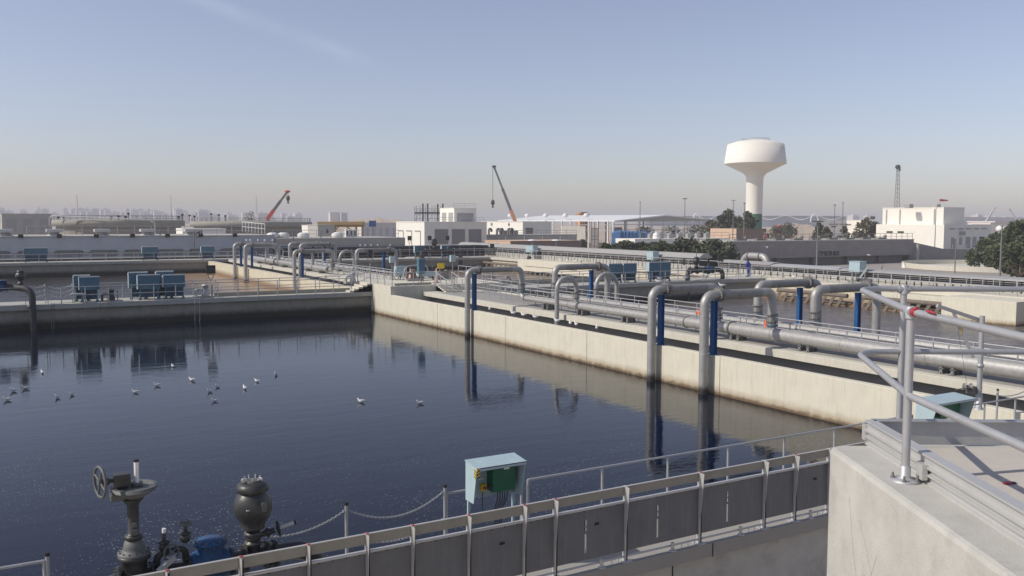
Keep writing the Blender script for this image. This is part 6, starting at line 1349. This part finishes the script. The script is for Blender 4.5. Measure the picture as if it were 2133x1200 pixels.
for i, (px, py, w_, D, m) in enumerate(((2128, 458, 60, 150, 'leafg'), (2095, 478, 64, 165, 'leafg'), (2062, 494, 66, 170, 'leafg'), (2130, 490, 60, 140, 'leafg'), (2112, 505, 60, 150, 'leafg'))): tree('leafy green tree at the right edge, %s of the group beside the white building' % ['tallest', 'second', 'lowest left', 'right front', 'middle front'][i], px, py, D, w_*1.35, m, n=4200, leaf=.32, seed=30+i, low=i > 1)
for i, (px, py, w_, D, m) in enumerate(((1705, 463, 36, 240, 'leaf'), (1722, 472, 28, 236, 'leafdry'), (1805, 452, 34, 260, 'leafdry'), (1790, 462, 36, 255, 'leafdry'), (1818, 450, 26, 262, 'leafdry'), (1620, 470, 50, 330, 'leafdry'), (1643, 463, 46, 360, 'leaf'), (1215, 500, 26, 230, 'leafdry'), (524, 443, 34, 520, 'leafdry'), (1340, 475, 60, 345, 'leaf'), (1400, 474, 60, 350, 'leaf'), (1450, 470, 60, 348, 'leaf'), (1760, 470, 24, 250, 'leafdry'))):
    tree(['small dark tree left of the slit-window building', 'dusty shrub in front of the slit-window building', 'dusty tree between the slit-window and the big white building', 'lower dusty tree right of the slit-window building', 'thin dusty tree touching the big white building', 'dusty bushes at the foot of the water tower', 'dark low tree above the red container', 'bare dusty tree beside the hangar scaffold', 'small dark palm-like tree left of the red crane', 'dark tree seen through the left part of the hangar frame', 'dark tree seen through the middle of the hangar frame', 'dark tree seen through the right of the hangar frame', 'little shrub between two lamp posts beyond the tank'][i], px, py, D, w_, m, n=900, leaf=.36, seed=60+i)
tag(MB().box(tuple(atZ(2060, 550, GZ)-Vector((2, 2, 0))), tuple(atZ(2060, 550, GZ)+Vector((40, 3, 1.0)))).build('hedge_strip', 'leafg'), 'low clipped green hedge under the right trees', 'hedge')
# ================================================================ BIRDS
def gull(mode='swim'):
    t = thing('gull', 'x', 'gull', (0, 0, 0))
    z = .07 if mode == 'swim' else .2
    if mode == 'fly': z = 0
    b = MB().tube([(-.22, 0, z+.05), (-.14, 0, z+.04), (-.04, 0, z+.02), (.06, 0, z+.03), (.12, 0, z+.07), (.145, 0, z+.12 if mode != 'fly' else z+.06), (.165, 0, z+.145 if mode != 'fly' else z+.07), (.2, 0, z+.14 if mode != 'fly' else z+.06)],
               [.008, .04, .075, .07, .045, .032, .036, .012], 12)
    b.build('body', 'feather', t, local=True)
    MB().tube([(.195, 0, z+(.14 if mode != 'fly' else .06)), (.235, 0, z+(.13 if mode != 'fly' else .05))], [.011, .003], 6).build('beak', 'beak', t, local=True)
    for s_ in (-1, 1):
        if mode != 'fly': MB().add([(.06, s_*.062, z+.07), (-.06, s_*.085, z+.06), (-.26, s_*.015, z+.075), (-.1, s_*.02, z+.105), (.05, s_*.03, z+.1)], [(0, 1, 2, 3, 4)]).add([(.06, s_*.055, z+.06), (-.06, s_*.075, z+.05), (-.25, s_*.015, z+.065)], [(0, 1, 2)]).build('wing', 'wing', t, local=True)
        else: MB().add([(.08, s_*.04, z+.03), (.1, s_*.3, z+.14), (0, s_*.56, z+.1), (-.04, s_*.3, z+.13), (-.08, s_*.04, z+.03)], [(0, 1, 3, 4), (1, 2, 3)]).build('wing', 'wing', t, local=True)
        if mode == 'stand': MB().cyl((0, s_*.03, 0), (-.01, s_*.03, z+.0), .006, 6).build('leg', 'beak', t, local=True)
    return t
protos = {m_: gull(m_) for m_ in ('swim', 'stand', 'fly')}
used = set()
def put(mode, p, rz, label, sc=1.0, group=None):
    o = protos[mode] if mode not in used else copy_tree(protos[mode]); used.add(mode)
    o.location = p; o.rotation_euler = (0, 0, rz); o.scale = (sc, sc, sc); o['label'] = label; o['category'] = 'gull'
    if group: o['group'] = group
    return o
G1 = [(15, 836), (28, 817), (53, 812), (88, 779), (120, 831), (150, 825), (282, 820), (327, 806), (360, 766), (400, 795), (437, 818), (453, 808), (447, 838), (510, 812), (535, 797), (575, 783), (752, 840), (875, 843)]
L1 = ['lowest gull at the left edge of the water', 'gull floating just above the lowest left-edge one', 'darker gull right of it near the left edge', 'lone gull higher up, left part of the water', 'left of two gulls floating side by side near the left', 'right of two gulls floating side by side near the left', 'gull floating below the crosswalk rope, grey wings toward us', 'gull just right and above the grey-winged one', 'highest gull, nearest the crosswalk reflection', 'gull right of the highest one, pointing left', 'left gull of the tight trio in the middle', 'upper right gull of the tight trio in the middle', 'bottom gull of the tight trio, facing us', 'gull right of the trio', 'gull trailing a wake at the right of the flock', 'rightmost gull of the main flock', 'lone gull out in the middle of the dark water', 'farthest right lone gull on the dark water']
rg = random.Random(5)
for (x, y), lb in zip(G1, L1): put('swim', atZ(x, y-1, -2.06), math.pi-.2+rg.uniform(-1.2, 1.2), lb, rg.uniform(.72, .92), 'gulls floating on the dark basin')
G2 = [(1020, 652), (1069, 661), (1090, 664), (1115, 668), (1160, 679), (1188, 683), (1200, 685), (1243, 693)]
L2 = ['first gull from the left on the long cream wall', 'second gull from the left on the long cream wall', 'third gull from the left on the long cream wall', 'fourth gull on the long cream wall, before the U pipe', 'gull on the cream wall right beside the U pipe foot', 'left of a close pair of gulls on the cream wall', 'right of a close pair of gulls on the cream wall', 'last gull on the cream wall, standing apart at right']
for (x, y), lb in zip(G2, L2): q = atX(x, y, 30.6); put('stand', (30.6, q.y, -.25), math.pi/2+rg.uniform(-.8, .8), lb, 1.15, 'gulls standing on the long cream wall')
for (X, px, z_, lb) in ((30.55, 1480, 2.96, 'gull standing on the right big gooseneck near its flange'), (29.9, 1375, 2.93, 'gull standing on the flange of the left big gooseneck'), (38, 1412, 0, ''), ):
    if lb: put('stand', (X, 32.0 if 'right' in lb else 35.9, z_-.02), 2.6, lb, .85)
for (x, y, X, z_, lb) in ((1255, 548, 39.5, 2.9, 'gull on the wide gooseneck left of the blue boxes'), (1373, 590, 70.9, .0, 'white gull on the edge of the right crosswalk below the blue boxes'), (1427, 588, 70.9, 0, 'white gull on the right crosswalk edge under the dark valves'), (1470, 586, 70.9, 0, 'white gull farthest right on the crosswalk edge before the worker')):
    if X < 50: put('stand', (X, 56.6, z_), 1.0, lb, 1.1)
    else: q = atY(x, y, 70.9); put('stand', (q.x, 70.87, .0), 2.8, lb, 1.6)
for i, x in enumerate((1590, 1632, 1655, 1685, 1768, 1060, 1168, 1182, 1198)):
    q = atX(x, 575, 74.1); put('stand', (74.1, q.y, .0), rg.uniform(0, 6), ['gull at the left end of the cream ledge behind the goosenecks', 'second gull along the cream ledge behind the goosenecks', 'third gull along the cream ledge behind the goosenecks', 'gull on the cream ledge above the dark blue support', 'gull on the cream ledge near the turquoise box', 'tiny gull on the far cream ledge by the lifting frame', 'left of three tiny gulls on the far ledge', 'middle of three tiny gulls on the far ledge', 'right of three tiny gulls on the far ledge'][i], 1.5)
put('fly', atD(1598, 516, 120), .6, 'gull flying in front of the dark filter tank wall', 1.6)
put('fly', atD(1810, 532, 120), 2.4, 'small gull flying low before the lettered tank, right side', 1.2)
for i, px in enumerate((513, 521, 537, 551, 567)):
    q = atY(px, 501, 155.1); tag(MB().ball((q.x, 155.0, q.z), .22, (1, 1, 1), 8).cyl((q.x, 155.0, q.z), (q.x, 155.4, q.z), .06, 6).build('wall_lamp', 'white'), 'tiny white globe lamp, one of a row on the wall behind the distant goosenecks', 'lamp', 'globe lamps on the grey wall')
for i, px in enumerate((750, 760, 772, 786, 812)):
    q = atY(px, 511, 155.1); tag(MB().ball((q.x, 155.0, q.z), .22, (1, 1, 1), 8).cyl((q.x, 155.0, q.z), (q.x, 155.3, q.z), .06, 6).build('wall_lamp', 'white'), 'tiny white globe lamp, one of a row above the distant lone gooseneck', 'lamp', 'globe lamps right on the grey wall')
# ================================================================ PEOPLE
def person(label, p, rz, m_body, hat='white', h=1.75, arms=((.32, -.25, 1.0), (-.3, -.12, .85)), lean=.0):
    t = thing('person', label, 'person', p, rz=rz); s = h/1.75
    J = {'pel': (0, 0, .95), 'chest': (0, -.03-lean, 1.28), 'neck': (0, -.02-lean, 1.48), 'head0': (0, -.03-lean, 1.56), 'head1': (0, -.04-lean, 1.70),
         'shL': (.19, -.02-lean, 1.42), 'elL': (.25, -.06-lean, 1.15), 'haL': arms[0], 'shR': (-.19, -.02-lean, 1.42), 'elR': (-.27, -.04-lean, 1.15), 'haR': arms[1],
         'hiL': (.1, 0, .9), 'knL': (.11, -.04, .5), 'anL': (.11, .0, .09), 'toL': (.12, -.16, .04), 'hiR': (-.1, 0, .9), 'knR': (-.12, -.02, .5), 'anR': (-.13, .03, .09), 'toR': (-.14, -.13, .04)}
    E_ = [('pel', 'chest'), ('chest', 'neck'), ('neck', 'head0'), ('head0', 'head1'), ('chest', 'shL'), ('shL', 'elL'), ('elL', 'haL'), ('chest', 'shR'), ('shR', 'elR'), ('elR', 'haR'), ('pel', 'hiL'), ('hiL', 'knL'), ('knL', 'anL'), ('anL', 'toL'), ('pel', 'hiR'), ('hiR', 'knR'), ('knR', 'anR'), ('anR', 'toR')]
    rad = dict(pel=.16, chest=.17, neck=.06, head0=.085, head1=.08, shL=.085, shR=.085, elL=.06, elR=.06, haL=.04, haR=.04, hiL=.11, hiR=.11, knL=.08, knR=.08, anL=.055, anR=.055, toL=.045, toR=.045)
    ks = list(J); me = bpy.data.meshes.new('body'); me.from_pydata([tuple(Vector(J[k])*s) for k in ks], [(ks.index(a), ks.index(b)) for a, b in E_], [])
    o = bpy.data.objects.new('body', me); COL.objects.link(o); o.parent = t
    sk = o.modifiers.new('skin', 'SKIN'); 
    for i, k in enumerate(ks): me.skin_vertices[0].data[i].radius = (rad[k]*s, rad[k]*s*(.75 if k in ('pel', 'chest') else 1)); 
    me.skin_vertices[0].data[0].use_root = True
    sb = o.modifiers.new('sub', 'SUBSURF'); sb.levels = 1; sb.render_levels = 1
    me.materials.append(M[m_body])
    hd = MB().ball((0, (-.05-lean)*s, 1.63*s), .092*s, (.85, 1, 1.2), 12).ball((0, (-.145-lean)*s, 1.62*s), .018*s, (1, 1, 1.3), 6).ball((.085*s, (-.04-lean)*s, 1.62*s), .02*s, (.5, 1, 1.3), 6).ball((-.085*s, (-.04-lean)*s, 1.62*s), .02*s, (.5, 1, 1.3), 6); hd.build('face', 'skin', t, local=True)
    MB().lathe((0, (-.045-lean)*s, 1.67*s), [(.11*s, 0), (.125*s, .01), (.11*s, .02), (.1*s, .07*s), (.05*s, .12*s)], 14).build('cap', hat, t, local=True)
    for k in ('haL', 'haR'):
        hb = MB().ball(Vector(J[k])*s, .045*s, (.6, 1, 1.1), 8)
        for q in range(4): a_ = Vector(J[k])*s+Vector((0, (-.025+.017*q)*s, -.03*s)); hb.tube([a_, a_+Vector((0, -.005, -.06*s)), a_+Vector((.0, -.02*s, -.085*s))], [.01*s, .009*s, .007*s], 5)
        a_ = Vector(J[k])*s+Vector((0, -.035*s, 0)); hb.tube([a_, a_+Vector((0, -.03*s, -.035*s))], [.011*s, .008*s], 5); hb.build('hand', 'skin', t, local=True)
    for k in ('toL', 'toR'): q = Vector(J[k])*s; MB().ball(q+Vector((0, .06*s, 0)), .06*s, (.75, 2.0, .7), 8).build('shoe', 'black', t, local=True)
    return t
q = atY(1560, 577, 73.2)
person('worker in a bright blue coverall standing with bowed head on the crosswalk by the railing', (q.x, 73.2, .005), R(200), 'cloth_blue', 'dark', 1.85, lean=.06).scale = (1.6, 1.6, 1.04)
c, xr, z = FT
q = atY(1599, 500, c.y+1.6); person('person in dark clothes and a white helmet on top of the filter tank', (q.x, c.y+1.6, z+.185), R(160), 'dark', 'white', 1.8)
q = atY(1593, 500, c.y+2.4); person('person in a red vest bending beside the other on the filter tank', (q.x, c.y+2.4, z+.185), R(120), 'red', 'white', 1.6, lean=.12)
# the left crosswalk group stands a little farther back and lower than first measured
bpy.context.view_layer.update()
for o in bpy.data.objects:
    if o.parent is None and o.get('category') and -4 < o.location.x < 29 and 71.5 < o.location.y < 76.5 and o.name.split('.')[0] not in ('basin_wall', 'camera'):
        k_ = 0 if o.name.startswith(('stairs', 'crosswalk')) else .0336
        o.location = (o.location.x*(1+k_), o.location.y*1.0336, o.location.z-.2)
# ================================================================ HAZE
hz = struct(MB().box((-3600, -1500, GZ-1.2), (5200, 3900, 41)).build('haze', None), 'stuff', 'thin dusty air over the whole plant and desert')
m = bpy.data.materials.new('dusty_air'); m.use_nodes = True; nt_ = m.node_tree; nt_.nodes.clear(); ou = nt_.nodes.new('ShaderNodeOutputMaterial'); pv = nt_.nodes.new('ShaderNodeVolumePrincipled')
pv.inputs['Color'].default_value = (.92, .93, .96, 1); pv.inputs['Density'].default_value = .0004; pv.inputs['Anisotropy'].default_value = 0
nt_.links.new(pv.outputs[0], ou.inputs['Volume']); hz.data.materials.append(m)
for o in bpy.data.objects:
    if '_base' in o: del o['_base']
